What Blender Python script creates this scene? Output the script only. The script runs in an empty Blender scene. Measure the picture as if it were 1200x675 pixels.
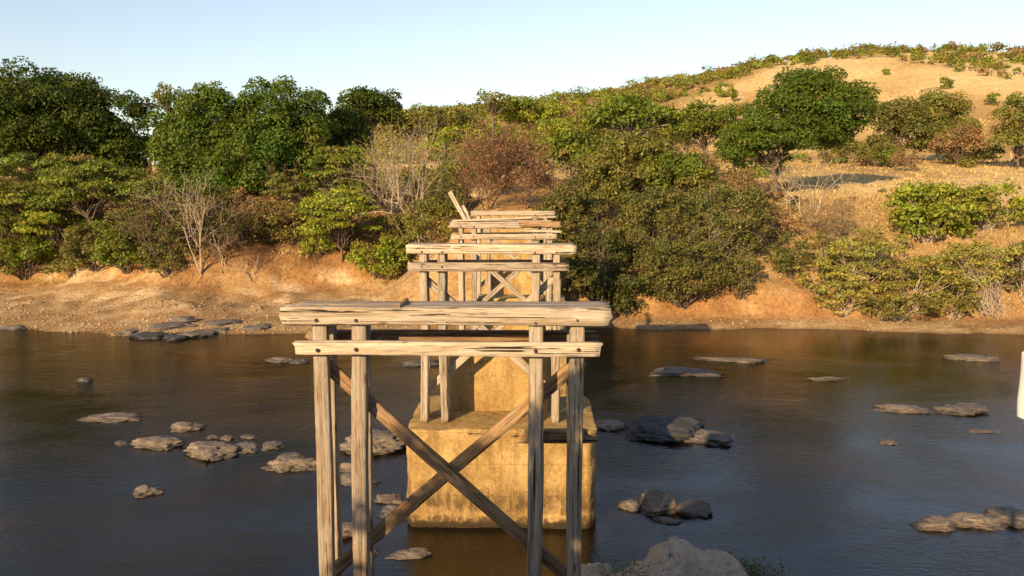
import bpy, bmesh, math
import numpy as np
from mathutils import Vector, Matrix

# ------------------------------------------------------------------ camera, sky, sun, exposure
SC = bpy.context.scene
COL = SC.collection
F, CX, CY = 1030.0, 600.0, 337.5            # focal length and centre in photo pixels (1200 wide)
CAMH = 9.1                                  # eye height above the river
PITCH = math.atan((337.5 - 208.0) / F)
YAW = math.atan(27.0 / F)
cd = bpy.data.cameras.new('camera'); cam = bpy.data.objects.new('camera', cd); COL.objects.link(cam)
cd.sensor_width = 36.0; cd.lens = 36.0 * F / 1200.0; cd.clip_start = 0.1; cd.clip_end = 5000
cam.location = (0, 0, CAMH); cam.rotation_euler = (math.pi / 2 - PITCH, 0, YAW)
SC.camera = cam
SUN_AZ, SUN_EL = math.radians(28), math.radians(19.5)      # sun behind the camera, to its left
w = bpy.data.worlds.new('World'); SC.world = w; w.use_nodes = True
wn = w.node_tree; bg = wn.nodes['Background']
sky = wn.nodes.new('ShaderNodeTexSky'); sky.sky_type = 'NISHITA'; sky.sun_disc = False
sky.sun_elevation = SUN_EL; sky.sun_rotation = math.pi + SUN_AZ
sky.air_density = 1.0; sky.dust_density = 0.6; sky.ozone_density = 1.0
hs = wn.nodes.new('ShaderNodeHueSaturation'); hs.inputs['Saturation'].default_value = 0.78; hs.inputs['Hue'].default_value = 0.512
wn.links.new(sky.outputs[0], hs.inputs['Color']); wn.links.new(hs.outputs[0], bg.inputs[0]); bg.inputs[1].default_value = 0.09
sl = bpy.data.lights.new('sun', 'SUN'); so = bpy.data.objects.new('sun', sl); COL.objects.link(so)
sl.energy = 4.7; sl.angle = math.radians(0.6); sl.color = (1.0, 0.69, 0.37)
LD = Vector((math.sin(SUN_AZ) * math.cos(SUN_EL), math.cos(SUN_AZ) * math.cos(SUN_EL), -math.sin(SUN_EL)))
so.rotation_euler = LD.to_track_quat('-Z', 'Y').to_euler(); so.location = (-30, -60, 60)
SC.view_settings.view_transform = 'Standard'; SC.view_settings.look = 'None'
SC.view_settings.gamma = 1.0; SC.view_settings.use_curve_mapping = False
SC.view_settings.exposure = 0.97
SC.cycles.max_bounces = 6; SC.cycles.transparent_max_bounces = 4

# ------------------------------------------------------------------ pixel helpers
RM = np.array(cam.rotation_euler.to_matrix())
def ray(px, py):
    return RM @ np.array([(px - CX) / F, -(py - CY) / F, -1.0])
def at_y(px, py, Y):
    d = ray(px, py); t = Y / d[1]
    return np.array([d[0] * t, Y, CAMH + d[2] * t])
def at_z(px, py, z=0.0):
    d = ray(px, py); t = (z - CAMH) / d[2]
    return np.array([d[0] * t, d[1] * t, z])

# ------------------------------------------------------------------ noise
def _hash(ix, iy, iz, s):
    h = (ix.astype(np.int64) * 374761393 + iy.astype(np.int64) * 668265263 + iz.astype(np.int64) * 1442695041 + s * 974634541) & 0xffffffff
    h = ((h ^ (h >> 13)) * 1274126177) & 0xffffffff
    h = ((h ^ (h >> 16)) * 2246822519) & 0xffffffff
    return ((h ^ (h >> 15)) & 0xffffff) / float(0xffffff)
def vnoise(p, s=0):
    i = np.floor(p); f = p - i; f = f * f * (3 - 2 * f)
    i = i.astype(np.int64); r = 0
    for dx in (0, 1):
        for dy in (0, 1):
            for dz in (0, 1):
                wgt = (f[..., 0] if dx else 1 - f[..., 0]) * (f[..., 1] if dy else 1 - f[..., 1]) * (f[..., 2] if dz else 1 - f[..., 2])
                r = r + wgt * _hash(i[..., 0] + dx, i[..., 1] + dy, i[..., 2] + dz, s)
    return r * 2 - 1
def fbm(p, octv=4, s=0, gain=0.5):
    r = 0; a = 1.0; p = np.asarray(p, float)
    for k in range(octv):
        r = r + a * vnoise(p, s + k * 17); p = p * 2.03 + 11.3; a *= gain
    return r
def fbm2(x, y, sc, octv=4, s=0):
    return fbm(np.stack([x * sc, y * sc, np.zeros_like(x) + s * 3.7], -1), octv, s)
def smooth(a, b, x):
    t = np.clip((x - a) / (b - a), 0, 1); return t * t * (3 - 2 * t)

# ------------------------------------------------------------------ mesh helpers
def link(name, me, mat=None, parent=None):
    o = bpy.data.objects.new(name, me); COL.objects.link(o)
    if mat is not None and me is not None: me.materials.append(mat)
    if parent is not None: o.parent = parent
    return o
def raw_mesh(name, V, Fc, nper, cols=None, smooth_=False):
    V = np.ascontiguousarray(V, np.float32); Fc = np.ascontiguousarray(Fc, np.int32)
    me = bpy.data.meshes.new(name); n = len(Fc)
    me.vertices.add(len(V)); me.vertices.foreach_set('co', V.ravel())
    me.loops.add(n * nper); me.loops.foreach_set('vertex_index', Fc.ravel())
    me.polygons.add(n); me.polygons.foreach_set('loop_start', np.arange(n, dtype=np.int32) * nper)
    if smooth_: me.polygons.foreach_set('use_smooth', np.ones(n, bool))
    if cols is not None:
        a = me.attributes.new('Col', 'FLOAT_COLOR', 'POINT')
        c = np.ones((len(V), 4), np.float32); c[:, :3] = cols; a.data.foreach_set('color', c.ravel())
    me.update(calc_edges=True)
    return me
def tag(o, label, cat, group=None, kind=None):
    if label: o['label'] = label
    if cat: o['category'] = cat
    if group: o['group'] = group
    if kind: o['kind'] = kind
    return o
def empty(name, loc, label, cat, group=None):
    o = bpy.data.objects.new(name, None); COL.objects.link(o); o.location = loc; o.empty_display_size = 0.3
    return tag(o, label, cat, group)

# ------------------------------------------------------------------ materials
def mat(name):
    m = bpy.data.materials.new(name); m.use_nodes = True
    nt = m.node_tree; return m, nt, nt.nodes['Principled BSDF']
def N(nt, t, **kw):
    n = nt.nodes.new(t)
    for k, v in kw.items(): setattr(n, k, v)
    return n
def noise(nt, vec, scale, detail=4, rough=0.55, dist=0.0):
    n = N(nt, 'ShaderNodeTexNoise'); n.inputs['Scale'].default_value = scale; n.inputs['Detail'].default_value = detail
    n.inputs['Roughness'].default_value = rough; n.inputs['Distortion'].default_value = dist
    if vec is not None: nt.links.new(vec, n.inputs['Vector'])
    return n.outputs['Fac']
def ramp(nt, fac, stops):
    r = N(nt, 'ShaderNodeValToRGB'); e = r.color_ramp.elements
    while len(e) < len(stops): e.new(0.5)
    for k, (p, c) in enumerate(stops):
        e[k].position = p; e[k].color = (c, c, c, 1) if isinstance(c, (int, float)) else (*c, 1)
    nt.links.new(fac, r.inputs[0]); return r.outputs[0]
def mix(nt, fac, a, b, mode='MIX'):
    n = N(nt, 'ShaderNodeMix', data_type='RGBA', blend_type=mode)
    for s, v in ((n.inputs['Factor'], fac), (n.inputs[6], a), (n.inputs[7], b)):
        if isinstance(v, (int, float)): s.default_value = v
        elif isinstance(v, tuple): s.default_value = (*v, 1)
        else: nt.links.new(v, s)
    return n.outputs[2]
def math_(nt, op, a, b=None, clamp=False):
    n = N(nt, 'ShaderNodeMath', operation=op, use_clamp=clamp)
    for k, v in enumerate((a, b)):
        if v is None: continue
        if isinstance(v, (int, float)): n.inputs[k].default_value = v
        else: nt.links.new(v, n.inputs[k])
    return n.outputs[0]
def mapping(nt, vec, scale=(1, 1, 1), rnd=False):
    m = N(nt, 'ShaderNodeMapping'); m.inputs['Scale'].default_value = scale; nt.links.new(vec, m.inputs['Vector'])
    if rnd:
        oi = N(nt, 'ShaderNodeObjectInfo'); c = N(nt, 'ShaderNodeCombineXYZ')
        nt.links.new(math_(nt, 'MULTIPLY', oi.outputs['Random'], 37.0), c.inputs[0])
        nt.links.new(math_(nt, 'MULTIPLY', oi.outputs['Random'], 91.0), c.inputs[1])
        nt.links.new(c.outputs[0], m.inputs['Location'])
    return m.outputs[0]
def bump(nt, bsdf, h, strength, dist):
    b = N(nt, 'ShaderNodeBump'); b.inputs['Strength'].default_value = strength; b.inputs['Distance'].default_value = dist
    nt.links.new(h, b.inputs['Height']); nt.links.new(b.outputs[0], bsdf.inputs['Normal']); return b

def m_wood(name, pale, mid, dark):
    m, nt, b = mat(name)
    tc = N(nt, 'ShaderNodeTexCoord').outputs['Object']
    v = mapping(nt, tc, (0.55, 26, 26), True); v2 = mapping(nt, tc, (0.6, 3.5, 3.5), True); v3 = mapping(nt, tc, (0.4, 30, 30), True); v4 = mapping(nt, tc, (2.2, 90, 90), True)
    g = noise(nt, v, 1.0, 8, 0.72, 0.8); big = noise(nt, v2, 1.6, 5, 0.65); cr = noise(nt, v3, 1.0, 5, 0.6, 0.7); fi = noise(nt, v4, 1.0, 4, 0.7, 0.2)
    base = ramp(nt, g, [(0.30, dark), (0.46, mid), (0.62, pale)])
    base = mix(nt, ramp(nt, big, [(0.44, 0.0), (0.66, 0.7)]), base, tuple(x * y for x, y in zip(mid, (0.72, 0.56, 0.42))))
    grey = ramp(nt, noise(nt, v2, 4.1, 5, 0.65), [(0.42, 0.0), (0.62, 0.65)])
    base = mix(nt, grey, base, tuple(0.55 * x + 0.45 * y for x, y in zip(pale, (0.42, 0.40, 0.37))))
    oi = N(nt, 'ShaderNodeObjectInfo').outputs['Random']
    base = mix(nt, 1.0, base, ramp(nt, math_(nt, 'FRACT', math_(nt, 'MULTIPLY', oi, 7.3)), [(0.0, (0.80, 0.79, 0.78)), (0.5, (0.97, 0.95, 0.92)), (1.0, (1.12, 1.09, 1.02))]), 'MULTIPLY')
    base = mix(nt, 1.0, base, ramp(nt, fi, [(0.32, 0.5), (0.5, 0.95), (0.7, 1.2)]), 'MULTIPLY')
    crack = ramp(nt, cr, [(0.36, 0.0), (0.40, 1.0)])
    base = mix(nt, crack, (0.035, 0.024, 0.014), base)
    knot = N(nt, 'ShaderNodeTexVoronoi'); knot.inputs['Scale'].default_value = 1.0; nt.links.new(mapping(nt, tc, (1.3, 4.2, 4.2), True), knot.inputs['Vector'])
    base = mix(nt, ramp(nt, knot.outputs['Distance'], [(0.05, 0.85), (0.14, 0.0)]), base, (0.10, 0.055, 0.025))
    nt.links.new(base, b.inputs['Base Color']); b.inputs['Roughness'].default_value = 0.88; b.inputs['Specular IOR Level'].default_value = 0.18
    h = math_(nt, 'ADD', math_(nt, 'ADD', math_(nt, 'MULTIPLY', g, 0.6), math_(nt, 'MULTIPLY', fi, 0.35)), crack)
    bump(nt, b, h, 1.0, 0.025); return m
M = {}
M['wood'] = m_wood('weathered_wood', (0.47, 0.415, 0.335), (0.345, 0.29, 0.22), (0.15, 0.115, 0.08))
M['brownwood'] = m_wood('brown_wood', (0.36, 0.235, 0.12), (0.25, 0.15, 0.07), (0.08, 0.047, 0.025))
M['palewood'] = m_wood('bleached_wood', (0.58, 0.51, 0.40), (0.45, 0.385, 0.29), (0.20, 0.15, 0.10))
def m_plain(name, c, rough=0.8, metal=0.0, var=0.25):
    m, nt, b = mat(name); tc = N(nt, 'ShaderNodeTexCoord').outputs['Object']
    f = noise(nt, tc, 9, 4); dk = tuple(x * (1 - var * 1.6) for x in c); lt = tuple(min(1, x * (1 + var)) for x in c)
    nt.links.new(ramp(nt, f, [(0.3, dk), (0.7, lt)]), b.inputs['Base Color'])
    b.inputs['Roughness'].default_value = rough; b.inputs['Metallic'].default_value = metal; bump(nt, b, f, 0.3, 0.01); return m
M['iron'] = m_plain('rusty_iron', (0.07, 0.04, 0.025), 0.8, 0.3)
M['whitewash'] = m_plain('whitewash', (0.84, 0.82, 0.78), 0.8, 0, 0.10)

def m_concrete():
    m, nt, b = mat('stained_concrete')
    geo = N(nt, 'ShaderNodeNewGeometry').outputs['Position']; sep = N(nt, 'ShaderNodeSeparateXYZ'); nt.links.new(geo, sep.inputs[0])
    z = sep.outputs[2]
    big = noise(nt, geo, 0.9, 6, 0.65); fine = noise(nt, geo, 14, 5, 0.7)
    base = ramp(nt, big, [(0.3, (0.24, 0.15, 0.053)), (0.52, (0.37, 0.255, 0.10)), (0.75, (0.46, 0.335, 0.15))])
    st = noise(nt, mapping(nt, geo, (2.6, 2.6, 0.22)), 1.0, 6, 0.65, 0.3)          # vertical run-off streaks
    base = mix(nt, ramp(nt, st, [(0.5, 0.0), (0.66, 0.65)]), base, (0.16, 0.10, 0.04))
    pt = noise(nt, mapping(nt, geo, (1.1, 1.1, 0.8)), 1.3, 7, 0.72, 0.5)
    base = mix(nt, ramp(nt, pt, [(0.53, 0.0), (0.61, 0.5)]), base, (0.18, 0.11, 0.042))
    # flood tide-marks: grimy above the waterline, scoured pale band
    zz = math_(nt, 'ADD', z, math_(nt, 'MULTIPLY', math_(nt, 'SUBTRACT', noise(nt, geo, 2.2, 5, 0.7), 0.5), 1.0))
    dirt = ramp(nt, math_(nt, 'DIVIDE', zz, 2.0), [(0.0, 1.3), (0.10, 1.2), (0.17, 0.1), (0.3, 0.95), (0.65, 0.1), (0.9, 0.0)])
    dn = ramp(nt, noise(nt, mapping(nt, geo, (5, 5, 1.2)), 1.0, 6, 0.75), [(0.33, 0.0), (0.55, 1.0)])
    base = mix(nt, math_(nt, 'MULTIPLY', dirt, dn, True), base, (0.085, 0.055, 0.028))
    wl = ramp(nt, math_(nt, 'ADD', z, math_(nt, 'MULTIPLY', math_(nt, 'SUBTRACT', noise(nt, geo, 5.0, 5, 0.7), 0.5), 0.35)), [(0.0, 1.0), (0.13, 0.9), (0.2, 0.0)])                  # black wet growth at the waterline
    base = mix(nt, wl, base, (0.035, 0.026, 0.014))
    # formwork lift lines
    wv = math_(nt, 'FRACT', math_(nt, 'MULTIPLY', z, 1.18)); ln = ramp(nt, wv, [(0.0, 1.0), (0.025, 0.0), (0.98, 0.0), (1.0, 1.0)])
    base = mix(nt, math_(nt, 'MULTIPLY', math_(nt, 'MULTIPLY', ln, 0.5), ramp(nt, noise(nt, geo, 1.7, 4), [(0.45, 0.0), (0.6, 1.0)])), base, (0.17, 0.11, 0.05))
    base = mix(nt, 1.0, base, ramp(nt, fine, [(0.3, 0.72), (0.5, 1.0), (0.72, 1.3)]), 'MULTIPLY')
    nt.links.new(base, b.inputs['Base Color']); b.inputs['Roughness'].default_value = 0.92; b.inputs['Specular IOR Level'].default_value = 0.15
    h = math_(nt, 'ADD', math_(nt, 'MULTIPLY', fine, 0.6), math_(nt, 'ADD', big, math_(nt, 'MULTIPLY', ln, -0.25)))
    bump(nt, b, h, 0.9, 0.04); return m
M['concrete'] = m_concrete()

def m_rock(name, c1, c2, c3):
    m, nt, b = mat(name)
    geo = N(nt, 'ShaderNodeNewGeometry').outputs['Position']; sep = N(nt, 'ShaderNodeSeparateXYZ'); nt.links.new(geo, sep.inputs[0])
    a = noise(nt, mapping(nt, geo, (1, 1, 2.5)), 1.8, 7, 0.68, 0.4); f = noise(nt, geo, 12, 5, 0.7); ck = noise(nt, mapping(nt, geo, (1, 0.5, 5)), 3.2, 6, 0.7, 0.8)
    base = ramp(nt, a, [(0.28, c1), (0.5, c2), (0.72, c3)])
    base = mix(nt, ramp(nt, ck, [(0.36, 0.75), (0.44, 0.0)]), base, tuple(x * 0.35 for x in c1))
    base = mix(nt, ramp(nt, f, [(0.45, 0.0), (0.75, 0.4)]), base, tuple(min(1, x * 1.5) for x in c3))
    wet = ramp(nt, math_(nt, 'ADD', sep.outputs[2], math_(nt, 'MULTIPLY', f, 0.10)), [(0.10, 1.0), (0.20, 0.0)])
    base = mix(nt, math_(nt, 'MULTIPLY', wet, 0.6), base, tuple(x * 0.25 for x in c1))
    nt.links.new(base, b.inputs['Base Color'])
    r = N(nt, 'ShaderNodeMapRange'); nt.links.new(wet, r.inputs[0]); r.inputs[3].default_value = 0.85; r.inputs[4].default_value = 0.3
    nt.links.new(r.outputs[0], b.inputs['Roughness'])
    bump(nt, b, math_(nt, 'ADD', math_(nt, 'MULTIPLY', f, 0.5), math_(nt, 'MULTIPLY', ck, 0.9)), 0.8, 0.06); return m
M['rock'] = m_rock('tan_rock', (0.085, 0.068, 0.052), (0.155, 0.125, 0.094), (0.26, 0.215, 0.16))
M['tanrock'] = m_rock('pale_tan_rock', (0.22, 0.165, 0.115), (0.34, 0.26, 0.18), (0.46, 0.37, 0.26))
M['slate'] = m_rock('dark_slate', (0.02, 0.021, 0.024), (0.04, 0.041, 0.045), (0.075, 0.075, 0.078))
M['slatelit'] = m_rock('lit_grey_slate', (0.05, 0.045, 0.04), (0.10, 0.088, 0.075), (0.18, 0.155, 0.13))  # dry grey slate, with the sunlit end of the dark hump put into its colour

def m_leaf():
    m, nt, b = mat('leaf'); at = N(nt, 'ShaderNodeAttribute', attribute_name='Col')
    nt.links.new(at.outputs['Color'], b.inputs['Base Color']); b.inputs['Roughness'].default_value = 0.6; b.inputs['Specular IOR Level'].default_value = 0.22
    tr = N(nt, 'ShaderNodeBsdfTranslucent'); nt.links.new(mix(nt, 1.0, at.outputs['Color'], (1.15, 1.2, 0.6), 'MULTIPLY'), tr.inputs[0])
    mx = N(nt, 'ShaderNodeMixShader'); mx.inputs[0].default_value = 0.34
    nt.links.new(b.outputs[0], mx.inputs[1]); nt.links.new(tr.outputs[0], mx.inputs[2])
    nt.links.new(mx.outputs[0], nt.nodes['Material Output'].inputs[0]); return m
M['leaf'] = m_leaf()
def m_dry():
    m, nt, b = mat('dry_stalk'); at = N(nt, 'ShaderNodeAttribute', attribute_name='Col')
    nt.links.new(at.outputs['Color'], b.inputs['Base Color']); b.inputs['Roughness'].default_value = 0.85; b.inputs['Specular IOR Level'].default_value = 0.15; return m
M['dry'] = m_dry()
def m_bark(name, c):
    m, nt, b = mat(name); tc = N(nt, 'ShaderNodeTexCoord').outputs['Object']
    f = noise(nt, mapping(nt, tc, (5, 5, 1.2), True), 2.5, 5, 0.7)
    nt.links.new(ramp(nt, f, [(0.3, tuple(x * 0.45 for x in c)), (0.7, tuple(x * 1.3 for x in c))]), b.inputs['Base Color'])
    b.inputs['Roughness'].default_value = 0.9; bump(nt, b, f, 0.6, 0.03); return m
M['bark'] = m_bark('brown_bark', (0.13, 0.095, 0.065)); M['palebark'] = m_bark('pale_bark', (0.38, 0.31, 0.23)); M['redbark'] = m_bark('red_bark', (0.17, 0.095, 0.065))

def m_ground():
    m, nt, b = mat('dry_earth'); at = N(nt, 'ShaderNodeAttribute', attribute_name='Col')
    geo = N(nt, 'ShaderNodeNewGeometry').outputs['Position']
    f = noise(nt, geo, 4.5, 9, 0.8); g = noise(nt, geo, 0.7, 6, 0.7)
    c = mix(nt, 1.0, at.outputs['Color'], ramp(nt, f, [(0.3, 0.35), (0.48, 0.95), (0.7, 1.5)]), 'MULTIPLY')
    c = mix(nt, 1.0, c, ramp(nt, g, [(0.3, (0.75, 0.68, 0.6)), (0.7, (1.2, 1.2, 1.2))]), 'MULTIPLY')
    nt.links.new(c, b.inputs['Base Color']); b.inputs['Roughness'].default_value = 0.95; b.inputs['Specular IOR Level'].default_value = 0.1
    bump(nt, b, math_(nt, 'ADD', f, g), 0.7, 0.25); return m
M['ground'] = m_ground()

def m_water():
    m, nt, b = mat('river_water')
    geo = N(nt, 'ShaderNodeNewGeometry').outputs['Position']
    deep = noise(nt, geo, 0.12, 5, 0.6)
    nt.links.new(ramp(nt, deep, [(0.35, (0.003, 0.0035, 0.002)), (0.65, (0.013, 0.0085, 0.0035))]), b.inputs['Base Color'])
    b.inputs['IOR'].default_value = 1.33; b.inputs['Roughness'].default_value = 0.03
    r1 = noise(nt, mapping(nt, geo, (0.9, 1.7, 1)), 4.2, 2, 0.5, 0.5); r2 = noise(nt, mapping(nt, geo, (0.6, 1.6, 1)), 1.5, 4, 0.55, 0.5)
    r3 = noise(nt, mapping(nt, geo, (1, 1.5, 1)), 13.0, 4, 0.6)
    patch = ramp(nt, noise(nt, mapping(nt, geo, (0.6, 1.0, 1)), 0.16, 4, 0.6, 0.6), [(0.36, 0.3), (0.66, 1.0)])
    h = math_(nt, 'ADD', math_(nt, 'ADD', r1, math_(nt, 'MULTIPLY', r2, 0.9)), math_(nt, 'MULTIPLY', r3, 0.6))
    bump(nt, b, math_(nt, 'MULTIPLY', h, patch), 0.5, 0.04); return m
M['water'] = m_water()

# ------------------------------------------------------------------ terrain
_px = np.array([430, 520, 600, 700, 760, 850, 950, 1050, 1120, 1200, 1320, 1500.])
_py = np.array([140, 138, 134, 116, 103, 87, 75, 71, 74, 84, 100, 125.])
_rx = (_px - 627) * 330 / F; _rz = CAMH + 330 * np.tan(np.arctan((CY - _py) / F) - PITCH)
def waterline(X):
    return np.interp(X, [-80, -31, -22.5, -16, -6, 4.8, 26, 29, 60], [53, 51.2, 48.7, 50.4, 51.6, 53.2, 52.4, 51.2, 50]) + 0.5 * fbm2(X, X * 0, 0.25, 3, 5)
def terrain(X, Y, rough=True):
    X = np.asarray(X, float); Y = np.asarray(Y, float)
    wob = fbm2(X, Y, 0.16, 4, 1) if rough else 0 * X
    t = Y - waterline(X) + wob * 1.1
    L = np.interp(t, [-8, -3, 0, 2, 8, 10.5, 12.2, 15, 19, 23, 80, 500], [-1.6, -0.8, 0, .30, 1.2, 1.8, 3.5, 5.3, 7.0, 7.5, 8.5, 9.5])
    R = np.interp(t, [-8, -3, 0, .5, 2.2, 3.6, 6, 11, 17, 20, 76, 100, 500], [-1.6, -0.8, 0, .22, .5, 2.0, 3.5, 5.5, 6.8, 7.2, 11.2, 12.4, 14])
    wr = smooth(-10, -1, X)
    z = L * (1 - wr) + R * wr
    bankm = smooth(1.5, 5, t) * (1 - smooth(40, 80, t))
    z = z + (0.35 * wob + (0.16 * fbm2(X, Y, 0.9, 3, 9) if rough else 0)) * bankm
    # approach embankment beyond the bridge
    e = 6.9 + 0.075 * (Y - 57) - 0.8 * np.maximum(0, np.abs(X + 1.1) - 2.0) - 3 * np.maximum(0, 57.0 - Y)
    e = np.where(Y > 95, -5, e); z = np.maximum(z, e + 0.25 * wob)
    # hill
    s = np.clip((Y - 140) / 190.0, 0, 1); hz = np.interp(X, _rx, _rz, left=9, right=_rz[-1])
    up = np.sin(np.minimum(s, 1) * math.pi / 2) ** 1.35
    back = np.where(Y > 330, -0.04 * (Y - 330), 0)
    hill = (hz - 11) * up + 11 + np.maximum(back, -18)
    z = np.where(Y > 140, np.maximum(z, hill) + (0.8 * fbm2(X, Y, 0.035, 3, 3) if rough else 0) * up, z)
    # near bank and the abutment the camera stands on
    yb = 16.0 + 2.0 * fbm2(X, X * 0, 0.12, 3, 8)
    n = np.interp(Y - (yb - 16.0) * smooth(6, 16, Y), [-200, 3.0, 6, 10, 13, 16, 20, 26], [7.35, 7.35, 4.9, 2.1, 1.1, 0.1, -0.8, -1.6])
    side = 1 - 0.35 * smooth(6.0, 10.0, -X) * (1 - smooth(10, 16, Y))
    n = np.where(n > 0, n * side, n)
    return np.where(Y < 30, n + (0.10 * fbm2(X, Y, 0.8, 3, 12) if rough else 0) * (Y > 4), z)
def tz(X, Y): return float(terrain(np.array([X]), np.array([Y]))[0])

def axis(segs):
    out = []
    for a, b, st in segs: out.append(np.arange(a, b, st))
    return np.concatenate(out + [np.array([segs[-1][1]])])
gx = axis([(-900, -200, 50), (-200, -70, 6), (-70, -36, 1.2), (-36, 34, 0.4), (34, 70, 1.0), (70, 240, 4), (240, 1000, 50)])
gy = axis([(-150, -10, 10), (-10, 24, 0.5), (24, 44, 2.0), (44, 76, 0.35), (76, 140, 1.2), (140, 350, 3.5), (350, 1800, 60)])
GX, GY = np.meshgrid(gx, gy); GZ = terrain(GX, GY)
t_ = GY - waterline(GX) + fbm2(GX, GY, 0.16, 4, 1) * 1.1
def C(*c): return np.array(c)
def lerp(a, b, k): return a * (1 - k[..., None]) + b * k[..., None]
n1 = fbm2(GX, GY, 0.25, 4, 21); n2 = fbm2(GX, GY, 0.07, 4, 22); n3 = fbm2(GX, GY * 2.2, 0.5, 4, 23)
earth = lerp(np.zeros(GX.shape + (3,)) + C(.32, .18, .075), C(.43, .285, .135), smooth(-.3, .5, n1))
pebble = lerp(np.zeros(GX.shape + (3,)) + C(.30, .20, .10), C(.40, .30, .17), smooth(-.4, .4, n3))
straw = lerp(np.zeros(GX.shape + (3,)) + C(.56, .43, .20), C(.45, .31, .125), smooth(-.2, .6, n2))
litter = lerp(np.zeros(GX.shape + (3,)) + C(.15, .075, .033), C(.25, .14, .06), smooth(-.4, .5, n3))
colr = lerp(pebble, earth, smooth(7.0, 10.5, t_ + 1.5 * n1) * (1 - smooth(-10, -1, GX)) + smooth(.6, 2.5, t_) * smooth(-10, -1, GX))
palest = smooth(.25, .55, fbm2(GX, GY * 3.0, 0.35, 4, 31)) * smooth(5, 7, t_) * (1 - smooth(10, 12.5, t_)) * (1 - smooth(-10, -3, GX))
colr = lerp(colr, np.zeros_like(colr) + C(.55, .43, .26), palest)
colr = lerp(colr, litter, smooth(11.5, 13.5, t_ + 1.5 * n2) * 0.95 * (1 - smooth(4, 9, GX)))
n4 = fbm2(GX, GY, 0.022, 5, 27); straw = lerp(straw, np.zeros_like(straw) + C(.36, .24, .10), .8 * smooth(.05, .5, n4)); straw = lerp(straw, np.zeros_like(straw) + C(.62, .50, .26), .7 * smooth(.1, .5, -n4))
colr = lerp(colr, straw, smooth(18, 21, t_ + 1.5 * n1))
colr = lerp(colr, np.zeros_like(colr) + C(.40, .29, .135), .85 * smooth(5.0, 9, t_ + 2 * n1) * (1 - smooth(18, 21, t_)) * smooth(3, 9, GX))
road = (1 - smooth(1.6, 3.2, np.abs(GX + 1.1))) * smooth(56, 58, GY) * (1 - smooth(90, 100, GY))
colr = lerp(colr, np.zeros_like(colr) + C(.46, .28, .11), road)
scrubby = smooth(140, 160, GY) * np.clip(smooth(-6, 6, np.interp(GY, [150, 200, 300], [10, 28, 78]) - GX + 8 * n2), 0, 1)
colr = lerp(colr, np.zeros_like(colr) + C(.26, .19, .075), 0.6 * scrubby)
mud = 1 - smooth(-.3, .35, t_); colr = lerp(colr, np.zeros_like(colr) + C(.10, .06, .03), mud * (GY > 30))
near = GY < 30; colr[near] = (lerp(np.zeros(GX.shape + (3,)) + C(.20, .14, .09), C(.30, .22, .13), smooth(-.3, .4, n1)))[near]
ny, nx = GX.shape
idx = np.arange(nx * ny).reshape(ny, nx)
quads = np.stack([idx[:-1, :-1], idx[:-1, 1:], idx[1:, 1:], idx[1:, :-1]], -1).reshape(-1, 4)
ground = link('ground', raw_mesh('ground', np.stack([GX, GY, GZ], -1).reshape(-1, 3), quads, 4, colr.reshape(-1, 3), True), M['ground'])
tag(ground, 'dry orange earth river banks rising to a straw coloured field and hill', 'ground', kind='structure')
# water
wx = np.array([-400, -100, -40, 0, 40, 100, 400.]); wyv = np.array([11, 20, 30, 40, 50, 56.])
WX, WY = np.meshgrid(wx, wyv); i2 = np.arange(WX.size).reshape(WX.shape)
wq = np.stack([i2[:-1, :-1], i2[:-1, 1:], i2[1:, 1:], i2[1:, :-1]], -1).reshape(-1, 4)
water = link('river', raw_mesh('river', np.stack([WX, WY, WX * 0], -1).reshape(-1, 3), wq, 4), M['water'])
tag(water, 'dark brown slow river water with small ripples', 'river', kind='structure')

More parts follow.
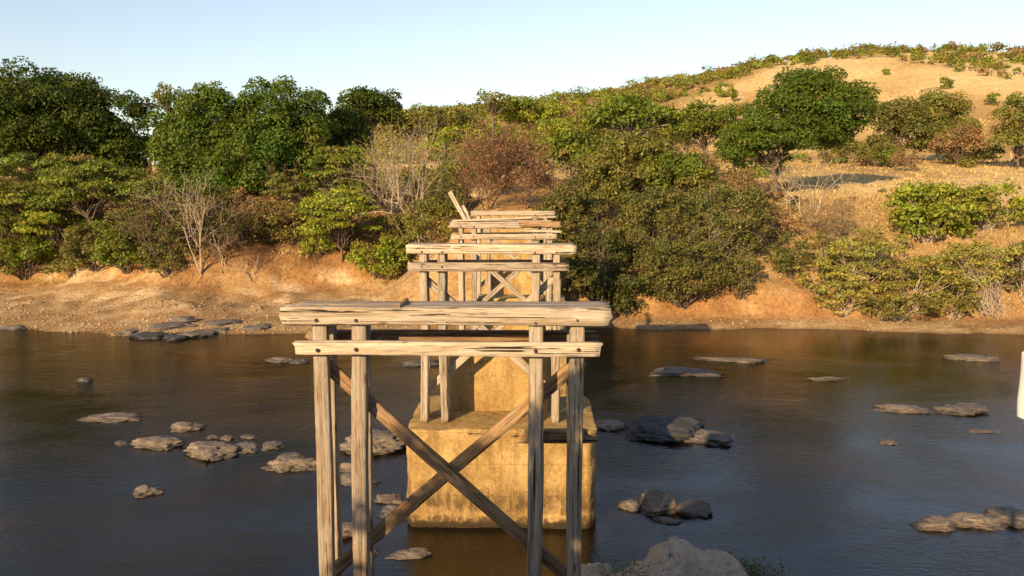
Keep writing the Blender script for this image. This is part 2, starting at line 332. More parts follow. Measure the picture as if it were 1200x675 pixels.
# ------------------------------------------------------------------ concrete piers
def block(name, x0, x1, y0, y1, z0, z1, ch, parent, seed, amp=0.025, step=0.16, undercut=0.0, mname='concrete'):
    """chamfered-plan block as a fine, slightly uneven mesh (local coords relative to parent)"""
    if ch > 0: poly = [(x0, y0 + ch), (x0 + ch * .6, y0), (x1 - ch * .6, y0), (x1, y0 + ch), (x1, y1 - ch), (x1 - ch * .6, y1), (x0 + ch * .6, y1), (x0, y1 - ch)]
    else: poly = [(x0, y0), (x1, y0), (x1, y1), (x0, y1)]
    ring = []
    for (a, b) in zip(poly, poly[1:] + poly[:1]):
        L = math.dist(a, b); k = max(1, int(L / step))
        for j in range(k): ring.append((a[0] + (b[0] - a[0]) * j / k, a[1] + (b[1] - a[1]) * j / k))
    ring = np.array(ring); n = len(ring); cx, cy = (x0 + x1) / 2, (y0 + y1) / 2
    zs = np.linspace(z0, z1, max(2, int((z1 - z0) / step)) + 1)
    V = []
    for z in zs:
        r = ring.copy()
        if undercut: r = np.array([cx, cy]) + (r - [cx, cy]) * (1 - undercut * max(0, 1 - max(0, z - z0 - .9) / .5))
        V.append(np.column_stack([r, np.full(n, z)]))
    for q in (0.985, 0.90, 0.72, 0.45, 0.2):         # top fans in
        V.append(np.column_stack([np.array([cx, cy]) + (ring - [cx, cy]) * q, np.full(n, z1 + (0.012 if q < .98 else 0.006))]))
    V = np.concatenate(V)
    rows = len(zs) + 5
    pl = parent.location if parent else (0, 0, 0)
    wp = V + np.array(pl)
    out = V[:, :2] - [cx, cy]; out = out / (np.linalg.norm(out, axis=1)[:, None] + 1e-6)
    d = fbm(wp * 1.6 + seed, 4, seed) * amp + fbm(wp * 7, 2, seed + 3) * amp * .4
    V[:, :2] += out * d[:, None]; V[len(zs) * n:, 2] += (fbm(wp * 2.5, 3, seed + 5) * amp * .8)[len(zs) * n:]
    er = fbm(wp * 2.0, 3, seed + 9)[(len(zs) - 1) * n:len(zs) * n]; V[(len(zs) - 1) * n:len(zs) * n, 2] -= np.maximum(0, er) * 0.13
    i = np.arange(rows * n).reshape(rows, n); j = np.roll(i, -1, 1)
    q = np.stack([i[:-1], j[:-1], j[1:], i[1:]], -1).reshape(-1, 4)
    me = raw_mesh(name, V, q, 4)
    bm = bmesh.new(); bm.from_mesh(me); bm.verts.ensure_lookup_table()
    bm.faces.new([bm.verts[k] for k in range((rows - 1) * n, rows * n)])
    bmesh.ops.recalc_face_normals(bm, faces=bm.faces); bm.to_mesh(me); bm.free()
    return link(name, me, M[mname], parent)
BENT_Y = [11.65, 22.72, 34.5, 45.8]
PT = 2.6                                     # level of the pier tops
pl = ['concrete footing under the nearest timber bent, at the foot of the near bank',
      'stepped ochre concrete pier nearest the camera, standing in the river',
      'stepped concrete pier in mid river, second one out from the camera',
      'concrete pier beside the far bank, last one in the water']
for k, Y in enumerate(BENT_Y):
    e = empty('concrete_pier', (0, Y, 0), pl[k], 'pier', 'concrete bridge piers')
    if k == 0:
        block('lower_block', -3.4, 1.65, -0.35, 0.95, -0.5, PT, 0.25, e, 3)
    else:
        block('lower_block', -3.36, 1.61, -0.68, 3.1, -1.4, PT, 0.30, e, 7 + k, 0.045, 0.10, 0.035)
        block('upper_block', -2.38, 0.45, 1.28, 2.6, PT - 0.02, 4.15, 0.0, e, 31 + k, 0.02, 0.14)
e = empty('bridge_abutment', (0, 54.4, 0), 'narrow ochre concrete abutment at the far end of the ruined bridge', 'abutment')
block('front_wall', -2.45, 0.25, 0, 2.6, -0.4, 6.6, 0.0, e, 77, 0.03, 0.16)
block('bearing_ledge', -2.75, 0.55, -0.12, 2.8, 6.59, 6.85, 0.0, e, 78, 0.015, 0.14)

# ------------------------------------------------------------------ timber
MLOC = {}
def timber(name, p0, p1, wdt, hgt, parent, seed, m='wood', ragged=0.0, warp=0.012, upv=(0, 0, 1), worn=0.012):
    """squared old log from p0 to p1 (parent coords): wdt across, hgt along upv; own uneven mesh, local X along its length"""
    p0, p1 = Vector(p0), Vector(p1); L = (p1 - p0).length; ax = (p1 - p0).normalized()
    side = Vector(upv).cross(ax).normalized(); up = ax.cross(side)
    n = max(6, int(L / 0.11)); prof = []
    a, b = wdt / 2, hgt / 2; c = min(a, b) * 0.16
    k = 5
    for (s0, s1) in (((-a + c, -b), (a - c, -b)), ((a, -b + c), (a, b - c)), ((a - c, b), (-a + c, b)), ((-a, b - c), (-a, -b + c))):
        for j in range(k): f = j / (k - 1); prof.append((s0[0] + (s1[0] - s0[0]) * f, s0[1] + (s1[1] - s0[1]) * f))
    prof = np.array(prof); m_ = len(prof)
    xs = np.linspace(0, L, n + 1)
    P = np.zeros((n + 1, m_, 3)); P[:, :, 0] = xs[:, None]; P[:, :, 1] = prof[None, :, 0]; P[:, :, 2] = prof[None, :, 1]
    g = P * np.array([0.55, 9, 9]) + seed * 5.3
    dd = fbm(g, 4, seed % 97); g2 = P * np.array([0.3, 16, 16]) + seed * 2.1
    crack = np.clip((np.abs(fbm(g2, 2, (seed + 7) % 97)) < 0.06).astype(float), 0, 1) * (fbm(P * [0.7, 2, 2] + seed, 2, 5) > -0.1)
    r = np.sqrt(P[:, :, 1] ** 2 + P[:, :, 2] ** 2) + 1e-6
    sc = 1 + (dd * worn - crack * 0.022) / r
    P[:, :, 1] *= sc; P[:, :, 2] *= sc
    wv = xs / max(L, .1)
    P[:, :, 1] += (warp * fbm(np.stack([wv * 2.1 + seed, wv * 0, wv * 0], -1), 2, 3))[:, None]
    P[:, :, 2] += (warp * fbm(np.stack([wv * 2.1 + seed, wv * 0 + 9, wv * 0], -1), 2, 4))[:, None]
    er = (ragged + 0.02) * fbm(np.stack([prof[:, 0] * 14, prof[:, 1] * 14, prof[:, 0] * 0 + seed], -1), 3, 2)
    P[0, :, 0] -= er; P[-1, :, 0] += er
    P[0, :, 1:] *= 0.95; P[-1, :, 1:] *= 0.95
    V = P.reshape(-1, 3); i = np.arange((n + 1) * m_).reshape(n + 1, m_); j = np.roll(i, -1, 1)
    q = np.stack([i[:-1], j[:-1], j[1:], i[1:]], -1).reshape(-1, 4)
    me = raw_mesh(name, V, q, 4); bm = bmesh.new(); bm.from_mesh(me); bm.verts.ensure_lookup_table()
    bm.faces.new([bm.verts[t] for t in range(m_)][::-1]); bm.faces.new([bm.verts[t] for t in range(n * m_, (n + 1) * m_)])
    bmesh.ops.recalc_face_normals(bm, faces=bm.faces); bm.to_mesh(me); bm.free()
    o = link(name, me, M[m], parent)
    R = Matrix((ax, side, up)).transposed().to_4x4(); MLOC[o.name] = Matrix.Translation(p0) @ R; o.matrix_local = MLOC[o.name]
    return o
def bolt_mesh():
    bm = bmesh.new(); bmesh.ops.create_cone(bm, cap_ends=True, segments=12, radius1=0.028, radius2=0.028, depth=0.008, matrix=Matrix.Translation((0, 0, 0.004)))
    bmesh.ops.create_cone(bm, cap_ends=True, segments=6, radius1=0.016, radius2=0.015, depth=0.03, matrix=Matrix.Translation((0, 0, 0.022)))
    me = bpy.data.meshes.new('bolt'); bm.to_mesh(me); bm.free(); me.materials.append(M['iron']); return me
BOLT = bolt_mesh()
def bolt(x, y, z, host):
    """bolt head on the front (-Y) face; host is the timber it goes through (all in bent coords)"""
    o = bpy.data.objects.new('bolt', BOLT); COL.objects.link(o); o.parent = host
    o.matrix_local = MLOC[host.name].inverted() @ (Matrix.Translation((x, y, z)) @ Matrix.Rotation(math.pi / 2, 4, 'X'))
PX = [-2.93, -2.42, 0.01, 0.57]
bl = ['nearest timber bent of the ruined bridge, widest pale beams across the front',
      'second timber bent, standing on the big stepped concrete pier',
      'third timber bent, with broken planks lying across its cap beam',
      'farthest timber bent, half hidden beside the far bank']
bents = []
for k, Y in enumerate(BENT_Y):
    e = empty('timber_bent', (0, Y, PT), bl[k], 'bridge bent', 'timber bents of the ruined bridge'); bents.append(e)
    s = 100 * k + 11; z = lambda v: v - PT
    rg = np.random.RandomState(s)
    jx = lambda a=.02: rg.uniform(-a, a)
    if k != 2:
        c = timber('cap_beam', (-3.43 if k == 0 else -3.34, .15, z(7.25)), (1.04 + jx(.05), .15, z(7.245)), .30, .24, e, s, 'palewood', .012)
        timber('rear_cap_beam', (-3.30, .487, z(7.25)), (1.02, .487, z(7.245)), .36, .235, e, s + 1, 'wood', .03)
    else:
        c = timber('cap_beam', (-3.36, .15, z(7.24)), (-0.55, .15, z(7.25)), .29, .26, e, s, 'wood', .05)
        timber('cap_beam', (-0.62, .17, z(7.29)), (1.03, .15, z(7.27)), .25, .25, e, s + 40, 'brownwood', .06)
        timber('rear_cap_beam', (-3.30, .51, z(7.25)), (1.02, .51, z(7.25)), .36, .26, e, s + 1, 'wood', .03)
    for x in PX[:2] if k == 2 else PX: bolt(x + jx(), 0.002, z(7.185 + jx()), c)
    for j, x in enumerate(PX):
        h = 7.13 if k != 2 else 7.11
        timber('post', (x + jx(), .17, z(PT)), (x + jx(), .17, z(h)), .2, .2 + jx(.012), e, s + 2 + j, 'wood', 0, .02, (0, 1, 0))
        timber('post', (x + jx(), .64, z(PT)), (x + jx(), .64, z(h)), .18, .19, e, s + 8 + j, 'wood', 0, .02, (0, 1, 0))
    x0, x1 = (-3.24, 0.88) if k == 0 else (-3.29, 0.86)
    hh = .185 if k == 0 else .22
    c = timber('cross_beam', (x0, .005, z(6.80)), (x1, .005, z(6.80)), .13, hh, e, s + 20, 'wood' if k else 'palewood', .012)
    for x in PX: bolt(x + jx(), -.060, z(6.79 + jx()), c)
    timber('rear_cross_beam', (-3.24, .81, z(6.81)), (0.86, .81, z(6.81)), .14, .19, e, s + 21, 'brownwood', .06)
    timber('brace', (-2.98, .325, z(6.53)), (0.62, .325, z(3.30)), .075, .19, e, s + 22, 'brownwood' if k == 0 else 'wood', .02, .02)
    timber('brace', (-2.98, .50, z(3.33)), (0.66, .50, z(6.58)), .07, .19, e, s + 23, 'brownwood' if k == 0 else 'wood', .02, .02)
    if k == 0:
        timber('broken_tie_beam', (-0.18, .83, z(5.36)), (0.82, .83, z(5.36)), .18, .19, e, s + 30, 'brownwood', .10)
# loose planks on the third bent
Yb = BENT_Y[2]
def plank(p0, p1, wd, th, label, seed, m='palewood', upv=(0, 0, 1)):
    p0 = Vector(p0); e = timber('loose_plank', p0, p1, wd, th, None, seed, m, .05, .01, upv)
    return tag(e, label, 'plank', 'loose planks on the third bent')
plank((-3.25, Yb + .16, 7.405), (0.86, Yb + .40, 7.555), .20, .07, 'long bleached plank lying slantwise on top of the third bent', 501)
plank((-0.62, Yb + .02, 7.02), (1.05, Yb + .02, 7.0), .10, .09, 'short pale batten under the brown right end of the third bent cap', 502)
plank((-2.72, Yb + .30, 7.36), (-3.42, Yb + .70, 8.52), .17, .09, 'taller of two bleached planks leaning upright on the third bent left end', 503, upv=(0, 1, 0))
plank((-2.60, Yb + .42, 7.36), (-2.92, Yb + .66, 8.0), .17, .09, 'shorter of two bleached planks leaning upright on the third bent left end', 504, upv=(0, 1, 0))
plank((-1.82, 11.65 + .04, 7.385), (-1.81, 11.65 + .52, 7.395), .05, .05, 'small dark wooden wedge lying on the nearest cap beam', 505, 'brownwood')

# unidentified white shape at the right picture edge, built as an assumed handrail end
e = empty('assumed_handrail', (2.5, 2.5, 7.3), 'unidentified white shape at the right edge of the picture, built as a handrail end', 'handrail')
p = at_y(1190, 447, 2.6)
block('rail', p[0] - 2.5, 1.2, -0.1, 0.1, p[2] - 7.3 - .098, p[2] - 7.3 + .092, 0.03, e, 91, 0.02, 0.015, 0, 'whitewash')
for xx in (-.55, .9): block('rail_post', xx - .09, xx + .09, -.09, .09, -0.1, p[2] - 7.3 - .08, 0, e, 92, 0.006, 0.1, 0, 'whitewash')

# ------------------------------------------------------------------ rocks
_bm = bmesh.new(); bmesh.ops.create_icosphere(_bm, subdivisions=5, radius=1.0)
ICO5 = np.array([v.co[:] for v in _bm.verts]); ICOF5 = np.array([[v.index for v in f.verts] for f in _bm.faces]); _bm.free()
_bm = bmesh.new(); bmesh.ops.create_icosphere(_bm, subdivisions=4, radius=1.0)
ICO4 = np.array([v.co[:] for v in _bm.verts]); ICOF4 = np.array([[v.index for v in f.verts] for f in _bm.faces]); _bm.free()
def rock(name, c, sx, sy, sz, seed, m, label, sink=0.35, rot=0.0, group='rocks breaking the river surface', flat=0.5, strata=0.5):
    ICO, ICOF = (ICO5, ICOF5) if sx > 1.05 and c[1] < 40 else (ICO4, ICOF4)
    rg = np.random.RandomState(seed); v = ICO.copy()
    for k in range(26):                                 # cleave with random planes
        nrm = rg.normal(size=3); nrm[2] = abs(nrm[2]) * .7; nrm /= np.linalg.norm(nrm); h = rg.uniform(.42, .85)
        dd = v @ nrm - h; v = v - np.where(dd > 0, dd, 0)[:, None] * nrm * .98
    nrm = np.array([rg.uniform(-.25, .25), rg.uniform(-.3, .1), 1.0]); nrm /= np.linalg.norm(nrm)
    dd = v @ nrm - flat; v = v - np.where(dd > 0, dd, 0)[:, None] * nrm * .8
    v = v * (1 + .24 * fbm(v * 1.3 + seed, 3, seed % 50))[:, None]
    cell = np.floor(v * 2.6 + .6 * fbm(v * 2 + seed, 2, 3)[:, None] + seed * .37); blk = _hash(cell[:, 0].astype(np.int64), cell[:, 1].astype(np.int64), cell[:, 2].astype(np.int64), seed % 31)
    v = v * (1 + .16 * (blk - .5))[:, None]                # stepped broken blocks
    lay = v @ (nrm + [0.15, 0, 0]); st = np.sin(lay * 26 + 5 * fbm(v * 1.7, 2, 4)); v[:, :2] *= (1 + strata * .07 * st * np.clip(1.2 - np.abs(v[:, 2:3]).ravel(), 0, 1))[:, None]
    rdg = 1 - 2 * np.abs(fbm(v * 2.6 + seed, 4, 9)); v = v + ICO * (0.07 * fbm(v * 6 + seed, 4, 7) + .09 * rdg)[:, None]
    v = v / np.abs(v).max(0) * [sx, sy, sz]
    cr, sr = math.cos(rot), math.sin(rot)
    v[:, :2] = v[:, :2] @ np.array([[cr, sr], [-sr, cr]])
    o = link(name, raw_mesh(name, v, ICOF, 3), M[m]); o.location = (c[0], c[1], c[2] + sz * (1 - 2 * sink))
    return tag(o, label, 'rock', group)
def river_rock(px, py, wpx, hpx, m, label, seed, rot=0.0, flat=0.45):
    """px,py: middle of the front waterline; wpx, hpx: width and height in the photo"""
    g = at_z(px, py); D = g[1]; wm = wpx * D / F * 1.32; hm = hpx * D / F; sa = math.sin(math.atan(CAMH / D))
    dep = min(wm * 1.1, 1.05 * hm / sa); top = max(.13, 0.68 * hm)
    sz = top / 1.25                                     # sink .375 of full height
    return rock('river_rock', (g[0], g[1] + dep * .5, 0), wm / 2, dep / 2, sz, seed, m, label, 0.375, rot, flat=flat)
RR = [
 (94, 449, 18, 9, 'slatelit', 'tiny lone dark rock far out at upper left of the river'),
 (120, 496, 64, 11, 'rock', 'long low rock with a knob on top, left part of river'),
 (210, 507, 40, 11, 'rock', 'oval rock just behind the big tan left hand cluster'),
 (138, 523, 17, 6, 'rock', 'small flat stone at the left tip of the left cluster'),
 (176, 532, 62, 22, 'rock', 'greyish rugged rock forming the left half of the left cluster'),
 (234, 543, 62, 30, 'rock', 'largest tan rock in the middle of the left cluster'),
 (246, 516, 15, 7, 'rock', 'left one of two pebbly stones behind the tan cluster rock'),
 (263, 518, 18, 9, 'rock', 'right one of two pebbly stones behind the tan cluster rock'),
 (288, 516, 21, 7, 'rock', 'small pale stone standing apart at the rear of left cluster'),
 (282, 533, 38, 15, 'rock', 'layered rock right of the largest tan rock'),
 (312, 529, 28, 12, 'rock', 'jagged rock joined to the right of the layered rock'),
 (331, 558, 66, 24, 'rock', 'broad sloping slab just left of the nearest posts'),
 (340, 538, 32, 8, 'brown', 'thin brownish slab on the far side of the broad sloping slab'),
 (133, 0, 0, 0, '', ''),
 (160, 585, 38, 16, 'rock', 'lone squat rock nearest the camera at lower left'),
 (322, 426, 34, 7, 'rock', 'low pale rock far out, left of the nearest cross beam end'),
 (348, 427, 30, 7, 'slatelit', 'low grey rock far out, behind the leftmost near post'),
 (490, 431, 52, 9, 'slatelit', 'low grey rock far out, left of the concrete pier'),
 (433, 538, 90, 32, 'rock', 'long pale ridge of rock seen between near posts and pier'),
 (404, 556, 26, 20, 'rock', 'pointed pale rock between the two left posts'),
 (412, 572, 56, 16, 'rock', 'flat grey slab below the pointed rock, behind left posts'),
 (452, 592, 36, 12, 'rock', 'small flat rock at the left foot of the concrete pier'),
 (462, 610, 60, 18, 'slatelit', 'dark low rock touching the left corner of the concrete pier'),
 (402, 636, 50, 22, 'rock', 'grey rock low between the two left posts'),
 (484, 657, 60, 15, 'rock', 'thin angular slab in the water below the pier'),
 (430, 652, 26, 9, 'rock', 'little flat stone right beside the second left post'),
 (722, 510, 46, 17, 'rock', 'grey ledge showing behind the right side of the pier'),
 (787, 523, 120, 34, 'slate', 'large smooth dark slate hump right of the pier'),
 (846, 526, 66, 22, 'slatelit', 'sunlit tapering right end beside the dark slate hump'),
 (803, 442, 84, 12, 'rock', 'flat pale rock far out, right of the nearest beam'),
 (868, 426, 92, 7, 'rock', 'thin long pale rock farthest out on the right side'),
 (975, 447, 46, 5, 'rock', 'thin pale sliver of rock out in right mid river'),
 (1150, 425, 56, 9, 'rock', 'pale smooth rock far out near the right edge'),
 (1066, 487, 76, 13, 'rock', 'left half of the long low ledge at right'),
 (1140, 489, 76, 14, 'slatelit', 'right half of the long low ledge at right'),
 (1048, 523, 28, 9, 'rock', 'small rounded stone below the long right ledge'),
 (1155, 508, 36, 5, 'rock', 'thin flat stone just below the right end of the ledge'),
 (740, 600, 25, 17, 'rock', 'small round boulder right beside the near pier corner'),
 (779, 608, 56, 30, 'rock', 'biggest split boulder of the group right of the pier'),
 (821, 608, 42, 24, 'slatelit', 'broken boulder at the right of the split boulder'),
 (785, 615, 36, 7, 'rock', 'low slab in front of the split boulder'),
 (1106, 624, 54, 17, 'rock', 'left end rock of the grey reef at lower right'),
 (1156, 624, 78, 21, 'rock', 'broad hump in the middle of the lower right reef'),
 (1204, 622, 50, 24, 'rock', 'rock of the lower right reef cut by the picture edge'),
]
for k, (px, py, wp, hp, m, lab) in enumerate(RR):
    if not wp: continue
    river_rock(px, py, wp, hp, 'rock' if m == 'brown' else m, lab, 700 + k * 3, (k * 37 % 10 - 5) * .05, 0.35 + (k % 4) * .1)
# shaded rocks at the foot of the near bank
rock('bank_rock', (3.25, 17.4, 0.25), 2.75, 2.3, 1.38, 911, 'tanrock', 'big crumbling shaded outcrop rising at the bottom of the picture', .42, .35, 'rocks on the near bank', .75)
g = at_z(702, 676, .45); rock('bank_rock', (g[0], g[1], .25), .62, .7, .62, 915, 'tanrock', 'pale boulder beside the foot of the right posts', .36, .2, 'rocks on the near bank', .75)
g = at_z(738, 684, .4); rock('bank_rock', (g[0], g[1], .15), .8, .8, .62, 917, 'tanrock', 'lower lump between the pale boulder and the big outcrop', .38, .6, 'rocks on the near bank', .75)
# slate outcrop on the far beach
for k, (px, py, wp, hp, lab) in enumerate([(175, 398, 60, 14, 'dark slate ledge at the water edge of the pebble beach'),
        (228, 396, 70, 13, 'blue grey slate slabs right of the dark ledge on the beach'), (190, 384, 70, 9, 'low slate rib higher up in the middle of the beach'),
        (262, 380, 66, 8, 'thin slate streak on the beach towards the bridge'), (14, 389, 36, 9, 'pale flat rock at the left end of the beach'),
        (150, 391, 40, 9, 'narrow slate slab left of the dark ledge on the beach'), (212, 376, 50, 7, 'topmost slate streak on the beach'),
        (250, 390, 46, 8, 'small broken slate right of the blue grey slabs'), (203, 403, 40, 8, 'slate tip reaching into the water off the beach'), (300, 386, 40, 6, 'faint slate streak nearest the front beam end')]):
    d = ray(px, py); Y = 49.5
    for _ in range(40):
        pt = at_y(px, py, Y); Y += (pt[2] - tz(pt[0], Y)) * 2.0
    Y = min(max(Y, 47), 64); pt = at_y(px, py, Y); zt = max(0, tz(pt[0], Y)); wm = wp * Y / F
    rock('beach_rock', (pt[0], Y + .5, zt), wm / 2 * 1.15, 1.2 if k != 4 else .6, .30, 930 + k, 'slate' if k in (0, 8) else 'slatelit', lab, .42, 0.12 - .05 * (k % 4), 'slate outcrops on the far beach', .4, 1.2)


# ------------------------------------------------------------------ vegetation
def unit(v): return v / (np.linalg.norm(v, axis=-1, keepdims=True) + 1e-9)
def leaf_mesh(name, P, Nn, S, Cc, rg, wide=0.55):
    """one folded rhombic leaf spray per point"""
    n = len(P); Nn = unit(Nn); t = unit(np.cross(Nn, rg.normal(size=(n, 3)))); b = np.cross(Nn, t)
    s = S[:, None] * 0.5
    V = np.stack([P - t * s, P + b * s * wide + Nn * s * .22, P + t * s, P - b * s * wide + Nn * s * .22], 1).reshape(-1, 3)
    return raw_mesh(name, V, np.arange(4 * n).reshape(n, 4), 4, np.repeat(Cc, 4, 0))
def tube_mesh(name, segs, sides=5):
    """segs: arrays p0,p1,r0,r1"""
    p0 = np.array([s[0] for s in segs]); p1 = np.array([s[1] for s in segs]); r0 = np.array([s[2] for s in segs]); r1 = np.array([s[3] for s in segs])
    d = unit(p1 - p0); ref = np.where(np.abs(d[:, 2:3]) > .9, np.array([[1., 0, 0]]), np.array([[0, 0, 1.]])); a = unit(np.cross(d, ref)); b = np.cross(d, a)
    th = np.arange(sides) * 2 * math.pi / sides
    ca = a[:, None] * np.cos(th)[None, :, None] + b[:, None] * np.sin(th)[None, :, None]
    V = np.concatenate([p0[:, None] + ca * r0[:, None, None], p1[:, None] + ca * r1[:, None, None]], 1).reshape(-1, 3)
    n = len(p0); k = np.arange(n)[:, None] * 2 * sides; i = np.arange(sides)[None]; j = (i + 1) % sides
    q = np.stack([k + i, k + j, k + sides + j, k + sides + i], -1).reshape(-1, 4)
    return raw_mesh(name, V, q, 4, None, True)
def limb(segs, p, q, r0, r1, rg, n=5, wob=0.08):
    L = np.linalg.norm(q - p); pts = [p + (q - p) * f for f in np.linspace(0, 1, n + 1)]
    for k in range(1, n): pts[k] = pts[k] + rg.normal(size=3) * wob * L / 3 + np.array([0, 0, .05 * L * math.sin(math.pi * k / n)])
    for k in range(n): segs.append((pts[k], pts[k + 1], r0 + (r1 - r0) * k / n, r0 + (r1 - r0) * (k + 1) / n))
def leaves_on_lobes(lobes, rg, s, k, base, var, flat=1.0, shell=(.72, 1.06), up=0.25):
    C0 = np.array([q for q, _ in lobes]); R0 = np.array([r for _, r in lobes]); m = len(lobes); base = np.atleast_2d(np.array(base, float))
    if len(base) == 1: base = np.repeat(base, m, 0)
    cnt = (k * 4 * math.pi * R0 * R0 * (0.4 + .6 * flat) / (s * s * .55)).astype(int) + 6
    col0 = base * (1 + rg.uniform(-var, var, (m, 1))); yel = rg.uniform(-.12, .18, m); col0[:, 0] *= 1 + yel; col0[:, 2] *= 1 - yel * .5
    if shell[0] < .8:
        dead = rg.rand(m) < .07; col0[dead] = col0[dead] * .45 + np.array([.13, .085, .035])
    li = np.repeat(np.arange(m), cnt); n = len(li)
    d = unit(rg.normal(size=(n, 3))); d[:, 2] = np.where(d[:, 2] < -.3, -d[:, 2] * .6, d[:, 2])
    lump = 1 + .2 * vnoise(d * 2.2 + C0[li] * 1.7, 3)
    off = d * (R0[li] * rg.uniform(*shell, size=n) * lump)[:, None]; off[:, 2] *= flat
    return C0[li] + off, d * .75 + rg.normal(size=(n, 3)) * .55 + [0, 0, up], s * rg.uniform(.45, 1.55, n), np.clip(col0[li] * rg.uniform(.72, 1.28, (n, 1)), .004, .8)
def crown_lobes(c, r, rg, n, lr, inner=.3, zlow=-.45):
    out = []; rm = (r[0] * r[1] * r[2]) ** (1 / 3.)
    for k in range(n):
        d = unit(rg.normal(size=3))
        while d[2] < zlow: d = unit(rg.normal(size=3))
        q = rg.uniform(.62, .88) if rg.rand() > inner else rg.uniform(.15, .55)
        rr = lr * rm * rg.uniform(.65, 1.25)
        out.append((c + d * q * r, rr))
    return out
def ground_y(px, py, lo=50.0, hi=345.0):
    Ys = np.concatenate([np.linspace(lo, 80, 400), np.linspace(80.2, hi, 500)]) if lo < 80 else np.linspace(lo, hi, 500); d = ray(px, py); X = d[0] / d[1] * Ys; Z = CAMH + d[2] / d[1] * Ys
    hit = np.nonzero(Z < terrain(X, Ys))[0]
    return float(Ys[hit[0]]) if len(hit) else None
def px_crown(cx, cy, rx, ry, Y, depth=1.0):
    c = at_y(cx, cy, Y); sc = np.linalg.norm(c - [0, 0, CAMH]) / math.hypot(F, cx - CX) * 1.0
    return c, np.array([rx * sc, rx * sc * depth, ry * sc])
def tree(name, cx, cy, rx, ry, Y, base, label, seed, cat='tree', group=None, style='dense', s=.30, k=.8, nl=40, lr=.36, var=.25, bark='bark',
         flat=1.0, basepx=None, basepy=None, depth=.85, lean=0.0, limbs=None):
    if style == 'bush' or basepy is not None: Y = ground_y(cx, basepy if basepy is not None else cy + ry * .9) or Y
    s = s * .98; rg = np.random.RandomState(seed); c, r = px_crown(cx, cy, rx, ry, Y, depth)
    bx = at_y(basepx, cy, Y)[0] if basepx is not None else c[0]
    by = Y + lean; bz = tz(bx, by)
    e = empty(name, (bx, by, bz - .05), label, cat, group); o = np.array([bx, by, bz - .05]); cl = c - o
    lobes = crown_lobes(cl, r, rg, nl, lr, .2 if style == 'dense' else .15, -.45 if style == 'open' else -.85)
    if style == 'bush':                                   # keep lobes out of the ground
        qa = np.array([q for q, _ in lobes]); tzs = terrain(qa[:, 0] + o[0], qa[:, 1] + o[1]) - o[2]
        lobes = [(np.array([q[0], q[1], max(q[2], th + rr * .35)]), rr) for (q, rr), th in zip(lobes, tzs)]
    P, Nn, S, Cc = leaves_on_lobes(lobes, rg, s, k, base, var, flat, (.84, 1.06) if style == 'dense' else (.55, 1.12))
    link('crown', leaf_mesh('crown', P, Nn, S, Cc, rg), M['leaf'], e)
    segs = []; H = max(1.0, cl[2]); tr = max(.04, .016 * (H + r[0])) * (1.0 if style != 'bush' else .5)
    fork = np.array([cl[0] * .35, cl[1] * .3, max(.4, (cl[2] - r[2] * .75) if style != 'bush' else .3)])
    if style == 'bush':
        for q, rr in lobes[::2]: limb(segs, np.array([rg.uniform(-.3, .3), rg.uniform(-.3, .3), -.15]), q * rg.uniform(.9, 1.22), tr, tr * .22, rg, 5, .16)
    else:
        limb(segs, np.array([0, 0, -.3]), fork, tr * 1.25, tr * .85, rg, 4, .05)
        for q, rr in lobes[::(1 if style == 'open' else 2)]: limb(segs, fork + rg.normal(size=3) * tr * .3, q, tr * .5, tr * .1, rg, 5, .10)
    link('trunk', tube_mesh('trunk', segs, 5), M[bark], e)
    return e
def twigs(segs, p, d, L, r, rg, depth, spread=.6, up=.15, nk=(3, 5), tips=None):
    n = 3; q = p
    for k in range(n):
        d2 = unit(d + rg.normal(size=3) * .16 + np.array([0, 0, up * .3])); q2 = q + d2 * L / n
        segs.append((q, q2, r * (1 - .45 * k / n), r * (1 - .45 * (k + 1) / n)))
        if depth > 0 and k > 0:
            for _ in range(rg.randint(*nk) - 1 if k == 1 else rg.randint(*nk)):
                dd = unit(d2 + rg.normal(size=3) * spread + np.array([0, 0, up]))
                twigs(segs, q2, dd, L * rg.uniform(.5, .75), r * .5, rg, depth - 1, spread, up, nk, tips)
        elif depth == 0 and tips is not None and k > 0: tips.append(q2)
        q = q2; d = d2
def bare_tree(name, px, pytop, pybase, Y, label, seed, stems=3, fan=.35, depth=3, bark='palebark', leaf=None, ls=.16, lk=3, cat='tree', group=None, r=.06, nk=(2, 4), spread=.55, lean=(0, 0)):
    Y = ground_y(px, pybase) or Y; rg = np.random.RandomState(seed); b = at_y(px, pybase, Y); top = at_y(px, pytop, Y); z0 = tz(b[0], Y)
    H = max(1.2, top[2] - z0); e = empty(name, (b[0], Y, z0 - .05), label, cat, group); segs, tips = [], []
    for k in range(stems):
        d = unit(np.array([rg.normal() * fan + lean[0], rg.normal() * fan + lean[1], 1.0]))
        twigs(segs, np.array([rg.normal() * .15 * (stems > 1), rg.normal() * .15 * (stems > 1), -.2]), d, H * rg.uniform(.42, .50), r * (1.0 if k == 0 else .75), rg, depth, spread, .12, nk, tips)
    link('trunk', tube_mesh('trunk', segs, 3), M[bark], e)
    if leaf is not None:
        T = np.repeat(np.array(tips), lk, 0); T = T + rg.normal(size=T.shape) * .05; n = len(T)
        link('crown', leaf_mesh('crown', T, rg.normal(size=(n, 3)) + [0, 0, .4], ls * rg.uniform(.6, 1.3, n), np.array(leaf) * rg.uniform(.6, 1.35, (n, 1)), rg), M['leaf'], e)
    return e

